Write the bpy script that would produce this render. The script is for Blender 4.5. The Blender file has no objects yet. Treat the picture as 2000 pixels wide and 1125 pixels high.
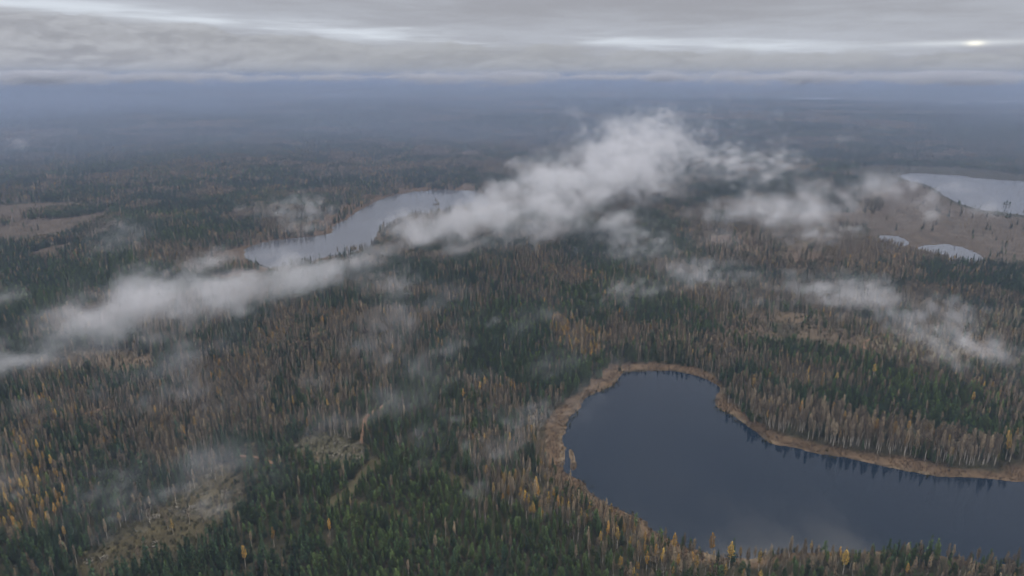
import bpy, math, random
import numpy as np
from mathutils import Vector, Matrix, Euler

random.seed(7)
RNG = np.random.default_rng(11)
C = bpy.context.scene.collection
SC = bpy.context.scene

# ----------------------------------------------------------------------------
# camera, world, sun, exposure
# ----------------------------------------------------------------------------
CAM_Z = 260.0
FPX = 1351.0                       # focal length in pixels of the 2000 px wide photograph
HORIZON_Y = 147.0
PITCH = math.atan((562.5 - HORIZON_Y) / FPX)
cam = bpy.data.cameras.new('camera')
cam.sensor_width = 36.0
cam.lens = 36.0 * FPX / 2000.0
cam.clip_start = 1.0
cam.clip_end = 200000.0
cam_ob = bpy.data.objects.new('camera', cam)
cam_ob.location = (0, 0, CAM_Z)
cam_ob.rotation_euler = (math.pi / 2 - PITCH, 0, 0)
C.objects.link(cam_ob)
SC.camera = cam_ob

SUN_AZ = 0.57                       # clockwise from +Y
SUN_EL = math.radians(55.0)

vs = SC.view_settings
SC.display_settings.display_device = 'sRGB'
vs.view_transform = 'Standard'
vs.look = 'None'
vs.gamma = 1.0
vs.exposure = 0.0
vs.use_curve_mapping = False

cy = SC.cycles
cy.use_denoising = True
cy.max_bounces = 10
cy.diffuse_bounces = 2
cy.glossy_bounces = 2
cy.transmission_bounces = 2
cy.transparent_max_bounces = 16
cy.volume_bounces = 3
cy.use_adaptive_sampling = True
cy.adaptive_threshold = 0.04
cy.denoising_input_passes = 'RGB'
cy.volume_step_rate = 1.8
cy.volume_max_steps = 256
cy.sample_clamp_indirect = 4.0
cy.caustics_reflective = False
cy.caustics_refractive = False


class NT:
    """small helper for node trees"""
    def __init__(self, tree):
        self.t = tree
        self.t.nodes.clear()

    def n(self, typ, **kw):
        nd = self.t.nodes.new(typ)
        for k, v in kw.items():
            setattr(nd, k, v)
        return nd

    def put(self, sock, v):
        if hasattr(v, 'is_output') or isinstance(v, bpy.types.NodeSocket):
            self.t.links.new(v, sock)
        else:
            sock.default_value = v

    def m(self, op, a, b=None, c=None, clamp=False):
        nd = self.n('ShaderNodeMath', operation=op, use_clamp=clamp)
        self.put(nd.inputs[0], a)
        if b is not None:
            self.put(nd.inputs[1], b)
        if c is not None:
            self.put(nd.inputs[2], c)
        return nd.outputs[0]

    def vm(self, op, a, b=None, scale=None):
        nd = self.n('ShaderNodeVectorMath', operation=op)
        self.put(nd.inputs[0], a)
        if b is not None:
            self.put(nd.inputs[1], b)
        if scale is not None:
            self.put(nd.inputs['Scale'], scale)
        return nd.outputs['Value'] if op in ('DOT_PRODUCT', 'LENGTH', 'DISTANCE') else nd.outputs['Vector']

    def xyz(self, x, y, z):
        nd = self.n('ShaderNodeCombineXYZ')
        self.put(nd.inputs[0], x)
        self.put(nd.inputs[1], y)
        self.put(nd.inputs[2], z)
        return nd.outputs[0]

    def noise(self, vec, scale=1.0, detail=4.0, rough=0.55, dist=0.0, color=False):
        nd = self.n('ShaderNodeTexNoise')
        self.put(nd.inputs['Vector'], vec)
        nd.inputs['Scale'].default_value = scale
        nd.inputs['Detail'].default_value = detail
        nd.inputs['Roughness'].default_value = rough
        nd.inputs['Distortion'].default_value = dist
        return nd.outputs['Color'] if color else nd.outputs[0]

    def mix(self, f, a, b):
        nd = self.n('ShaderNodeMix', data_type='RGBA')
        self.put(nd.inputs[0], f)
        self.put(nd.inputs[6], a)
        self.put(nd.inputs[7], b)
        return nd.outputs[2]

    def step(self, v, lo, hi, a=0.0, b=1.0):
        nd = self.n('ShaderNodeMapRange', interpolation_type='SMOOTHSTEP')
        self.put(nd.inputs[0], v)
        nd.inputs[1].default_value = lo
        nd.inputs[2].default_value = hi
        nd.inputs[3].default_value = a
        nd.inputs[4].default_value = b
        return nd.outputs[0]

    def curve(self, v, pts):
        """piecewise curve through pts over 0..1 with values 0..1"""
        nd = self.n('ShaderNodeFloatCurve')
        self.put(nd.inputs['Value'], v)
        cu = nd.mapping.curves[0]
        cu.points[0].location = pts[0]
        cu.points[1].location = pts[-1]
        for p in pts[1:-1]:
            cu.points.new(*p)
        nd.mapping.update()
        return nd.outputs[0]


def col(r, g, b):
    return (r, g, b, 1.0)


def build_world():
    w = bpy.data.worlds.new('World')
    SC.world = w
    w.use_nodes = True
    T = NT(w.node_tree)
    out = T.n('ShaderNodeOutputWorld')
    d = T.n('ShaderNodeTexCoord').outputs['Generated']
    d = T.vm('NORMALIZE', d)
    sep = T.n('ShaderNodeSeparateXYZ')
    T.put(sep.inputs[0], d)
    x, y, z = sep.outputs
    az = T.m('ARCTAN2', x, y)
    el = T.m('ARCSINE', z)
    sky = T.n('ShaderNodeTexSky', sky_type='NISHITA', sun_disc=False)
    sky.sun_elevation = SUN_EL
    sky.sun_rotation = SUN_AZ
    sky.altitude = 300
    bg_sky = T.n('ShaderNodeBackground')
    T.put(bg_sky.inputs[0], sky.outputs[0])
    bg_sky.inputs[1].default_value = 0.10

    # --- high grey deck: seen in perspective from below, so it streaks towards the horizon
    zc = T.m('ADD', T.m('MAXIMUM', z, 0.0), 0.045)
    deck_p = T.xyz(T.m('DIVIDE', x, zc), T.m('DIVIDE', y, zc), 0.0)
    n1 = T.noise(T.vm('ADD', deck_p, (3.1, 0.4, 0)), 0.22, 6, 0.55, 0.4)
    n2 = T.noise(deck_p, 0.75, 5, 0.6, 0.6)
    dk = T.m('ADD', T.m('MULTIPLY', n1, 0.65), T.m('MULTIPLY', n2, 0.35))
    deck = T.mix(T.step(dk, 0.38, 0.62), col(0.355, 0.360, 0.395), col(0.455, 0.475, 0.525))
    # an overcast sky is brighter overhead than at its rim
    deck = T.vm('SCALE', deck, scale=T.m('ADD', T.step(z, 0.09, 0.25, 1.0, 1.5), T.step(z, 0.50, 1.0, 0.0, 2.7)))

    # --- lit streaks between the deck and the low bank
    f = T.m('DIVIDE', T.m('ADD', az, 0.7), 1.4, clamp=True)
    v0 = T.m('MULTIPLY', T.curve(f, [(0, .82), (.19, .70), (.28, .59), (.42, .50), (.55, .45), (.70, .39), (.9, .37), (1, .37)]), 0.1)
    sq = T.xyz(T.m('MULTIPLY', az, 5.0), T.m('MULTIPLY', el, 60.0), 0.0)
    nA = T.noise(sq, 1.0, 5, 0.55, 0.5)
    off = T.m('MULTIPLY', T.m('SUBTRACT', nA, 0.5), 0.034)
    dv = T.m('DIVIDE', T.m('SUBTRACT', T.m('ADD', el, off), v0), 0.0092)
    band = T.m('EXPONENT', T.m('MULTIPLY', T.m('MULTIPLY', dv, dv), -1.0))
    patch = T.step(T.noise(T.vm('ADD', sq, (7.7, 2.0, 0)), 0.7, 4, 0.55), 0.38, 0.60)
    patch = T.m('ADD', T.m('MULTIPLY', patch, 0.92), 0.08)
    band = T.m('MULTIPLY', band, patch)
    band = T.m('MULTIPLY', band, T.step(az, 0.30, 0.50, 1.0, 0.3))
    c = T.mix(T.m('MULTIPLY', band, 0.95), deck, col(0.80, 0.86, 0.93))
    # a wider, fainter lightening under the deck
    dv2 = T.m('DIVIDE', T.m('SUBTRACT', el, T.m('ADD', v0, 0.004)), 0.017)
    wide = T.m('EXPONENT', T.m('MULTIPLY', T.m('MULTIPLY', dv2, dv2), -1.0))
    c = T.mix(T.m('MULTIPLY', wide, 0.33), c, col(0.52, 0.55, 0.62))

    # --- the veiled sun
    sa = T.m('DIVIDE', T.m('SUBTRACT', az, 0.5635), 0.0085)
    se = T.m('DIVIDE', T.m('SUBTRACT', el, 0.0353), 0.0028)
    g = T.m('EXPONENT', T.m('MULTIPLY', T.m('ADD', T.m('MULTIPLY', sa, sa), T.m('MULTIPLY', se, se)), -1.0))
    sa2 = T.m('DIVIDE', T.m('SUBTRACT', az, 0.5635), 0.07)
    se2 = T.m('DIVIDE', T.m('SUBTRACT', el, 0.036), 0.0035)
    g2 = T.m('EXPONENT', T.m('MULTIPLY', T.m('ADD', T.m('MULTIPLY', sa2, sa2), T.m('MULTIPLY', se2, se2)), -1.0))
    glow = T.vm('ADD', T.vm('SCALE', (0.62, 0.55, 0.36), scale=g), T.vm('SCALE', (0.20, 0.21, 0.20), scale=g2))
    c = T.vm('ADD', c, glow)

    # --- low billowing bank along the horizon
    bq = T.xyz(T.m('MULTIPLY', az, 13.0), T.m('MULTIPLY', el, 34.0), 1.3)
    warp = T.noise(bq, 1.1, 3, 0.5, 0.0, True)
    bq2 = T.vm('ADD', bq, T.vm('SCALE', T.vm('SUBTRACT', warp, (0.5, 0.5, 0.5)), scale=0.8))
    nb = T.noise(bq2, 0.9, 6, 0.55)
    top = T.m('ADD', T.m('SUBTRACT', v0, 0.0095), T.m('MULTIPLY', T.m('SUBTRACT', nb, 0.5), 0.040))
    soft = T.m('ADD', 0.0022, T.m('MULTIPLY', T.step(T.noise(T.vm('ADD', bq, (4.0, 9.0, 0)), 0.7, 3), .40, .66), 0.014))
    bank = T.m('MULTIPLY', T.step(T.m('DIVIDE', T.m('SUBTRACT', top, el), soft), -0.5, 0.9), T.step(el, 0.012, 0.03, 1.0, 0.86))
    nb2 = T.noise(T.vm('ADD', bq2, (-0.06, 0.20, 0.0)), 0.9, 6, 0.55)
    relief = T.m('SUBTRACT', nb, nb2)
    bcol = T.mix(T.step(nb, 0.32, 0.68), col(0.335, 0.34, 0.37), col(0.42, 0.425, 0.45))
    bcol = T.mix(T.step(relief, -0.12, 0.15), bcol, col(0.50, 0.51, 0.545))
    bcol = T.mix(T.step(az, -0.6, -0.1, 0.0, 0.45), bcol, col(0.375, 0.385, 0.39))
    # the bank thins out and darkens towards its foot
    bcol = T.mix(T.step(el, -0.002, 0.014, 0.6, 0.0), bcol, col(0.40, 0.405, 0.41))
    c = T.mix(bank, c, bcol)

    bg = T.n('ShaderNodeBackground')
    T.put(bg.inputs[0], c)
    bg.inputs[1].default_value = 1.0
    mx = T.n('ShaderNodeMixShader')
    # nearly closed cover: a little of the clear sky shows through everywhere
    mx.inputs[0].default_value = 0.97
    T.put(mx.inputs[1], bg_sky.outputs[0])
    T.put(mx.inputs[2], bg.outputs[0])
    T.put(out.inputs['Surface'], mx.outputs[0])
    w.cycles.sampling_method = 'MANUAL'
    w.cycles.sample_map_resolution = 1024


build_world()

sun = bpy.data.lights.new('sun', 'SUN')
sun.energy = 1.5
sun.angle = math.radians(40)
sun.color = (1.0, 0.9, 0.76)
sun_ob = bpy.data.objects.new('sun', sun)
sd = Vector((math.sin(SUN_AZ) * math.cos(SUN_EL), math.cos(SUN_AZ) * math.cos(SUN_EL), math.sin(SUN_EL)))
sun_ob.rotation_euler = sd.to_track_quat('Z', 'Y').to_euler()
sun_ob.location = (800, 1200, 900)
C.objects.link(sun_ob)

# ----------------------------------------------------------------------------
# helpers
# ----------------------------------------------------------------------------
SP, CP = math.sin(PITCH), math.cos(PITCH)


def at(px, py, z=0.0):
    """where the line of sight through a pixel of the 2000x1125 photograph meets the level z"""
    u = (np.asarray(px, float) - 1000.0) / FPX
    v = (562.5 - np.asarray(py, float)) / FPX
    dx, dy, dz = u, CP + v * SP, -SP + v * CP
    t = (z - CAM_Z) / dz
    return dx * t, dy * t


def poly(pts, z=0.0):
    a = np.array(pts, float)
    x, y = at(a[:, 0], a[:, 1], z)
    return np.stack([x, y], 1)


def to_px(x, y, z):
    """photograph pixel of a world point"""
    fx = x
    fz = y * CP - (z - CAM_Z) * SP
    fy = y * SP + (z - CAM_Z) * CP
    return 1000 + FPX * fx / fz, 562.5 - FPX * fy / fz


def smooth_poly(p, n=3):
    """round off a closed polygon (Chaikin)"""
    for _ in range(n):
        q = np.roll(p, -1, 0)
        p = np.stack([p * .75 + q * .25, p * .25 + q * .75], 1).reshape(-1, 2)
    return p


def sdist(P, V, limit=None):
    """signed distance (negative inside) of points P to the closed polygon V"""
    out = np.full(len(P), 1e9)
    lo, hi = V.min(0), V.max(0)
    if limit is not None:
        m = np.all((P > lo - limit) & (P < hi + limit), 1)
        if m.any():
            out[m] = sdist(P[m], V)
        return out
    d2 = np.full(len(P), 1e18)
    inside = np.zeros(len(P), bool)
    x, y = P[:, 0], P[:, 1]
    n = len(V)
    for i in range(n):
        ax, ay = V[i]
        bx, by = V[(i + 1) % n]
        ex, ey = bx - ax, by - ay
        wx, wy = x - ax, y - ay
        t = np.clip((wx * ex + wy * ey) / (ex * ex + ey * ey + 1e-12), 0, 1)
        d2 = np.minimum(d2, (wx - ex * t) ** 2 + (wy - ey * t) ** 2)
        c = ((ay > y) != (by > y))
        with np.errstate(divide='ignore', invalid='ignore'):
            xx = ex * (y - ay) / (by - ay + 1e-30) + ax
        inside ^= c & (x < xx)
    d = np.sqrt(d2)
    return np.where(inside, -d, d)


def ldist(P, L, limit):
    """distance of points to an open polyline"""
    out = np.full(len(P), 1e9)
    L = np.asarray(L)
    lo, hi = L.min(0), L.max(0)
    m = np.all((P > lo - limit) & (P < hi + limit), 1)
    Q = P[m]
    d2 = np.full(len(Q), 1e18)
    for i in range(len(L) - 1):
        e = L[i + 1] - L[i]
        w = Q - L[i]
        t = np.clip((w @ e) / (e @ e + 1e-12), 0, 1)
        d2 = np.minimum(d2, ((w - t[:, None] * e) ** 2).sum(1))
    out[m] = np.sqrt(d2)
    return out


_TAB = np.random.default_rng(5).random((256, 256))


def vnoise(P, scale, octaves=4, rough=0.5, seed=0):
    """value noise 0..1 over the ground, feature size = scale in metres"""
    s = np.zeros(len(P))
    a, tot = 1.0, 0.0
    for o in range(octaves):
        q = P / scale * 2 ** o + seed * 17.13 + o * 31.7
        i = np.floor(q).astype(int)
        f = q - i
        f = f * f * (3 - 2 * f)
        i0, i1 = i & 255, (i + 1) & 255
        v = (_TAB[i0[:, 0], i0[:, 1]] * (1 - f[:, 0]) * (1 - f[:, 1]) + _TAB[i1[:, 0], i0[:, 1]] * f[:, 0] * (1 - f[:, 1])
             + _TAB[i0[:, 0], i1[:, 1]] * (1 - f[:, 0]) * f[:, 1] + _TAB[i1[:, 0], i1[:, 1]] * f[:, 0] * f[:, 1])
        s += a * v
        tot += a
        a *= rough
    return s / tot


def ss(v, lo, hi):
    t = np.clip((v - lo) / (hi - lo), 0, 1)
    return t * t * (3 - 2 * t)


def tag(o, label=None, cat=None, group=None, kind=None):
    if label:
        o['label'] = label
    if cat:
        o['category'] = cat
    if group:
        o['group'] = group
    if kind:
        o['kind'] = kind
    return o


def mesh(name, V, F, mats=(), smooth=False):
    me = bpy.data.meshes.new(name)
    V = np.asarray(V, float)
    F = np.asarray(F)
    me.vertices.add(len(V))
    me.vertices.foreach_set('co', V.ravel())
    k = F.shape[1]
    me.loops.add(F.size)
    me.loops.foreach_set('vertex_index', F.ravel().astype(np.int32))
    me.polygons.add(len(F))
    me.polygons.foreach_set('loop_start', np.arange(0, F.size, k, dtype=np.int32))
    me.polygons.foreach_set('loop_total', np.full(len(F), k, np.int32))
    if smooth:
        me.polygons.foreach_set('use_smooth', np.ones(len(F), bool))
    me.update(calc_edges=True)
    for m in mats:
        me.materials.append(m)
    return me


def obj(name, me, parent=None, link=True):
    o = bpy.data.objects.new(name, me)
    if link:
        C.objects.link(o)
    if parent:
        o.parent = parent
    return o


# ----------------------------------------------------------------------------
# the map: shores, belts, stands and clearings, traced on the ground
# ----------------------------------------------------------------------------
LAKE = smooth_poly(poly([
    (1213, 729), (1235, 725), (1262, 727), (1300, 724), (1345, 729), (1372, 739), (1402, 752), (1408, 762), (1397, 770), (1395, 788),
    (1408, 802), (1432, 812), (1450, 826), (1475, 843), (1498, 862), (1520, 871), (1550, 874), (1575, 882), (1630, 892),
    (1700, 905), (1780, 922), (1840, 930), (1900, 934), (1960, 939), (2000, 940), (2100, 946), (2280, 965), (2500, 1010), (2560, 1110),
    (2300, 1140), (2100, 1118), (2000, 1106), (1900, 1100), (1855, 1090), (1800, 1076), (1740, 1072), (1680, 1081), (1600, 1079),
    (1540, 1079), (1500, 1088), (1440, 1092), (1380, 1084), (1330, 1066), (1290, 1048), (1268, 1034), (1262, 1018), (1225, 1004),
    (1180, 980), (1150, 962), (1138, 944), (1120, 932), (1100, 922), (1097, 905), (1106, 884), (1104, 868), (1097, 854), (1107, 842),
    (1106, 826), (1116, 810), (1132, 796), (1140, 777), (1166, 766), (1192, 756), (1206, 744)]), 2)
BELT = smooth_poly(poly([
    (1180, 726), (1205, 709), (1260, 709), (1330, 712), (1385, 728), (1412, 745), (1428, 792), (1472, 826), (1525, 851),
    (1600, 868), (1700, 885), (1790, 900), (1870, 912), (1950, 921), (1985, 906), (2060, 905), (2300, 930), (2560, 960), (2700, 1100),
    (2500, 1150), (2100, 1124), (2000, 1112), (1900, 1106), (1855, 1097), (1800, 1083), (1740, 1080), (1680, 1089), (1600, 1087), (1540, 1087), (1500, 1096), (1440, 1099), (1380, 1092), (1325, 1076), (1275, 1055), (1222, 1028), (1160, 1000),
    (1100, 955), (1068, 910), (1060, 870), (1064, 830), (1082, 800), (1120, 772), (1160, 748)]), 2)
FLOAT = smooth_poly(poly([(1112, 876), (1119, 880), (1124, 900), (1127, 912), (1119, 921), (1113, 912), (1116, 900), (1110, 888)]), 2)
LAKE2 = smooth_poly(poly([
    (475, 492), (484, 482), (520, 472), (570, 466), (630, 460), (652, 455), (650, 442), (672, 432), (715, 402), (760, 383), (815, 373),
    (900, 371), (942, 377), (962, 392), (960, 402), (930, 407), (905, 410), (870, 413), (830, 416), (800, 422), (786, 432), (758, 440), (740, 450),
    (733, 466), (735, 478), (700, 492), (640, 500), (600, 512), (560, 520), (515, 524), (496, 514), (480, 503)]), 2)
BELT2 = smooth_poly(poly([
    (300, 520), (400, 484), (470, 466), (570, 440), (610, 425), (650, 400), (700, 375), (790, 358), (900, 356), (1000, 366), (1040, 395),
    (960, 425), (860, 432), (800, 455), (760, 480), (720, 505), (640, 520), (560, 545), (500, 545), (470, 560), (420, 555), (340, 550)]), 2)
LAKE3 = smooth_poly(poly([
    (1752, 344), (1775, 338), (1840, 341), (1880, 343), (1905, 349), (2000, 354), (2150, 362), (2350, 380), (2350, 440), (2150, 430), (2000, 419),
    (1950, 414), (1905, 407), (1875, 396), (1850, 385), (1825, 368), (1800, 356), (1775, 353)]), 2)
POND = smooth_poly(poly([(1706, 459), (1745, 460), (1778, 471), (1774, 481), (1738, 477)]), 2)
POND2 = smooth_poly(poly([(1790, 484), (1815, 479), (1845, 476), (1880, 484), (1905, 492), (1925, 503), (1900, 513), (1870, 510), (1850, 498), (1815, 493)]), 2)
FARL = [smooth_poly(poly([(625, 184.0), (645, 182.6), (690, 184.6), (680, 187), (650, 186.6)]), 2),
        smooth_poly(poly([(1548, 190.6), (1570, 190), (1622, 191.2), (1632, 193), (1590, 194), (1560, 193)]), 2),
        smooth_poly(poly([(1840, 198.2), (1870, 197.4), (1884, 199), (1870, 200.6), (1850, 200)]), 2),
        smooth_poly(poly([(1924, 197), (2000, 197), (2080, 198), (2080, 200), (2000, 199.6), (1930, 198.8)]), 2),
        smooth_poly(poly([(1510, 214.6), (1530, 214.6), (1528, 216.6), (1512, 216.6)]), 1)]
WATERS = [LAKE, LAKE2, LAKE3, POND, POND2] + FARL
ISLES = [smooth_poly(poly([(843, 398), (852, 396), (861, 398), (857, 400.5), (848, 400.5)]), 2),
         smooth_poly(poly([(1956, 398.5), (1965, 397), (1977, 398.5), (1976, 401.5), (1958, 401.5)]), 2),
         FLOAT]

BOGS = [smooth_poly(poly(q), 2) for q in (
    [(1700, 440), (1745, 350), (1800, 360), (1850, 392), (1900, 415), (2000, 428), (2200, 445), (2400, 470), (2400, 540), (2200, 530), (2000, 528), (1930, 520), (1870, 512), (1790, 500), (1760, 485), (1690, 470)],
    [(1520, 425), (1600, 414), (1720, 418), (1760, 440), (1700, 452), (1600, 440)],
    [(-200, 420), (20, 405), (110, 400), (215, 410), (225, 428), (120, 470), (60, 478), (0, 482), (-200, 480)],
    [(40, 500), (140, 478), (150, 500), (60, 520)])]
BOG_WOODS = [smooth_poly(poly(q), 2) for q in (
    [(45, 428), (130, 412), (205, 415), (190, 428), (110, 436), (50, 436)],
    [(-60, 440), (25, 436), (35, 446), (-20, 452)])]
CLEAR = [smooth_poly(poly(q), 2) for q in (
    [(140, 1112), (230, 1050), (300, 1000), (380, 945), (450, 900), (470, 940), (478, 1000), (430, 1050), (330, 1090), (250, 1125), (180, 1160)],
    [(560, 880), (600, 855), (640, 850), (715, 868), (720, 900), (690, 925), (640, 925), (600, 900)],
    [(1860, 640), (1930, 616), (2000, 604), (2200, 590), (2200, 660), (2000, 655), (1940, 668), (1880, 668)],
    [(1690, 670), (1740, 655), (1850, 668), (1900, 700), (1840, 715), (1740, 705)],
    [(1380, 640), (1440, 622), (1500, 636), (1490, 660), (1420, 664)],
    [(1380, 468), (1440, 458), (1500, 462), (1520, 476), (1460, 482), (1400, 480)],
    [(1500, 500), (1560, 490), (1610, 500), (1600, 520), (1540, 520)],
    [(575, 640), (600, 628), (640, 640), (640, 660), (590, 672)],
    [(120, 690), (200, 700), (170, 712)],
    [(890, 300), (940, 296), (945, 308), (900, 310)],
    [(130, 466), (180, 464), (182, 472), (140, 473)],
    [(1530, 850), (1600, 850), (1540, 862)])]
SPARSE = [smooth_poly(poly(q), 2) for q in (
    [(1330, 445), (1480, 430), (1750, 425), (1800, 500), (1760, 545), (1600, 560), (1420, 530), (1350, 490)],
    [(1380, 622), (1520, 610), (1700, 640), (1860, 640), (1960, 640), (1990, 720), (1850, 725), (1680, 700), (1500, 672), (1400, 668)],
    [(1690, 380), (1760, 365), (1800, 400), (1760, 430), (1640, 425)],
    [(100, 690), (330, 690), (300, 740), (120, 740)])]
PLANT = smooth_poly(poly([
    (590, 1200), (600, 1080), (640, 1010), (700, 930), (745, 880), (800, 880), (860, 915), (930, 975), (1000, 1010), (1070, 1050),
    (1150, 1100), (1220, 1160), (1230, 1230), (700, 1230)]), 2)
CONIF = [smooth_poly(poly(q), 2) for q in (
    [(900, 640), (980, 600), (1060, 600), (1080, 640), (1060, 700), (980, 700), (930, 690)],
    [(930, 740), (1050, 700), (1180, 715), (1190, 730), (1120, 760), (1080, 790), (1000, 770)],
    [(1660, 735), (1700, 728), (1830, 770), (1840, 785), (1780, 780), (1700, 755)],
    [(1540, 780), (1660, 770), (1800, 800), (2000, 850), (2000, 880), (1800, 845), (1620, 820)],
    [(30, 1090), (60, 1060), (160, 1030), (200, 1060), (130, 1110)],
    [(0, 560), (100, 540), (180, 560), (100, 640), (0, 660)],
    [(760, 545), (850, 520), (860, 560), (790, 590)],
    [(1080, 470), (1180, 440), (1260, 480), (1150, 530)],
    [(550, 900), (700, 930), (640, 1010), (560, 980)])]
BIRCH = [smooth_poly(poly(q), 2) for q in (
    [(1418, 795), (1412, 765), (1440, 750), (1540, 790), (1640, 815), (1760, 850), (1900, 880), (1990, 900), (1950, 925), (1800, 905), (1640, 880), (1520, 858), (1460, 828)],
    [(940, 930), (1010, 960), (1100, 985), (1160, 1005), (1215, 1035), (1270, 1075), (1340, 1105), (1450, 1125), (1460, 1200), (1250, 1200), (1160, 1100), (1060, 1040), (960, 985)],
    [(1060, 640), (1120, 625), (1175, 660), (1185, 720), (1120, 708), (1070, 690)],
    [(0, 860), (90, 880), (140, 930), (120, 1040), (60, 1060), (0, 1060), (-80, 960)],
    [(1180, 670), (1300, 640), (1400, 680), (1420, 740), (1380, 722), (1200, 705)],
    [(0, 740), (150, 700), (400, 640), (560, 660), (420, 740), (200, 830), (0, 850)],
    [(1400, 540), (1700, 580), (2000, 700), (2000, 800), (1600, 700), (1300, 600)],
    [(960, 480), (1100, 510), (1180, 560), (1060, 600), (900, 560)],
    [(840, 870), (900, 850), (960, 880), (1000, 940), (930, 930)])]
GOLD = [(BIRCH[1], 0.42), (BIRCH[2], 0.50), (BIRCH[3], 0.45), (BIRCH[0], 0.07)]
LINES = [(np.array(poly(q)), w) for q, w in (
    ([(706, 872), (712, 845), (712, 822), (745, 800), (768, 786)], 3.2),
    ([(640, 1000), (690, 960), (735, 905)], 6.0),
    ([(500, 694), (560, 684), (640, 655)], 5.0),
    ([(165, 812), (215, 797)], 4.0),
    ([(455, 894), (500, 896), (540, 912)], 3.0),
    ([(690, 985), (760, 1005), (840, 1042), (930, 1095)], 2.4),
    ([(855, 925), (900, 945), (955, 985)], 4.2),
    ([(970, 925), (1010, 935), (1060, 965)], 4.6),
    ([(570, 870), (470, 872), (440, 880)], 2.0),
    ([(600, 935), (560, 915), (520, 905)], 3.0),
    ([(1690, 690), (1680, 684), (1695, 672), (1730, 664), (1800, 668)], 4.0),
    ([(1560, 470), (1640, 500), (1720, 540), (1780, 560)], 5.0),
    ([(1280, 590), (1400, 610), (1500, 640)], 5.0))]

# ----------------------------------------------------------------------------
# height of the land
# ----------------------------------------------------------------------------


def water_dist(P):
    d = np.full(len(P), 1e9)
    for V in WATERS:
        d = np.minimum(d, sdist(P, V, 250.0))
    n = (vnoise(P, 14.0, 3, .6, 3) - .5) * 7.0 + (vnoise(P, 3.5, 2, .6, 8) - .5) * 2.0
    near = np.hypot(P[:, 0], P[:, 1])
    d = d + n * np.clip(near / 900.0, .7, 2.0)
    for V in ISLES:
        d = np.maximum(d, -sdist(P, V, 60.0))
    return d


def height(P, wd=None):
    if wd is None:
        wd = water_dist(P)
    r = np.hypot(P[:, 0], P[:, 1])
    hill = (vnoise(P, 420.0, 3, .5, 1) - .5) * 15.0 + (vnoise(P, 2600.0, 2, .5, 2) - .5) * 22.0 * ss(r, 2500, 9000)
    hill = np.maximum(hill + 2.0, 0.0)
    land = 0.35 + np.clip(wd, 0, 60) * 0.016 + ss(wd, 20, 160) * hill
    bump = (vnoise(P, 9.0, 2, .5, 4) - .5) * 0.5 * ss(wd, 2, 12)
    for V in FARL:
        k = ss(sdist(P, V, 900.0), 250, 800)
        land = land * k - 0.4 * (1 - k)
    return np.where(wd > 0, land + bump, np.maximum(-2.0, wd * 0.35) * 1.0 - 0.05)


# ----------------------------------------------------------------------------
# materials
# ----------------------------------------------------------------------------


def mat(name):
    m = bpy.data.materials.new(name)
    m.use_nodes = True
    return m, NT(m.node_tree)


def principled(T, colr, rough=0.9, spec=0.2, normal=None):
    b = T.n('ShaderNodeBsdfPrincipled')
    T.put(b.inputs['Base Color'], colr)
    T.put(b.inputs['Roughness'], rough)
    b.inputs['Specular IOR Level'].default_value = spec
    if normal is not None:
        T.put(b.inputs['Normal'], normal)
    o = T.n('ShaderNodeOutputMaterial')
    T.put(o.inputs['Surface'], b.outputs[0])
    return b


def plant_mat(name, c_lo, c_hi, stand=0.5, stand_cols=None, trans=0.25):
    """foliage or twigs: every tree has its own tone, and stands drift in tone over the ground"""
    m, T = mat(name)
    oi = T.n('ShaderNodeObjectInfo')
    base = T.mix(oi.outputs['Random'], col(*c_lo), col(*c_hi))
    if stand_cols:
        n = T.noise(oi.outputs['Location'], 0.006, 4, 0.6)
        base = T.mix(T.m('MULTIPLY', T.step(n, 0.4, 0.62), stand), base, col(*stand_cols))
    geo = T.n('ShaderNodeNewGeometry')
    per = geo.outputs['Random Per Island']
    rnd2 = T.m('FRACT', T.m('MULTIPLY', oi.outputs['Random'], 37.7))
    tone = T.m('ADD', T.m('MULTIPLY', T.m('MULTIPLY', rnd2, rnd2), 0.85), 0.62)
    base = T.vm('SCALE', base, scale=T.m('MULTIPLY', tone, T.m('ADD', T.m('MULTIPLY', per, 0.7), 0.65)))
    dif = T.n('ShaderNodeBsdfDiffuse')
    T.put(dif.inputs[0], base)
    tr = T.n('ShaderNodeBsdfTranslucent')
    T.put(tr.inputs[0], base)
    mx = T.n('ShaderNodeMixShader')
    mx.inputs[0].default_value = trans
    T.put(mx.inputs[1], dif.outputs[0])
    T.put(mx.inputs[2], tr.outputs[0])
    o = T.n('ShaderNodeOutputMaterial')
    T.put(o.inputs['Surface'], mx.outputs[0])
    return m


def bark_mat(name, a, b, scale=0.6):
    m, T = mat(name)
    tc = T.n('ShaderNodeTexCoord').outputs['Object']
    mp = T.vm('MULTIPLY', tc, (1.0, 1.0, 0.6))
    n = T.noise(mp, scale, 3, 0.6)
    principled(T, T.mix(T.step(n, 0.38, 0.6), col(*a), col(*b)), 0.85)
    return m


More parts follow.
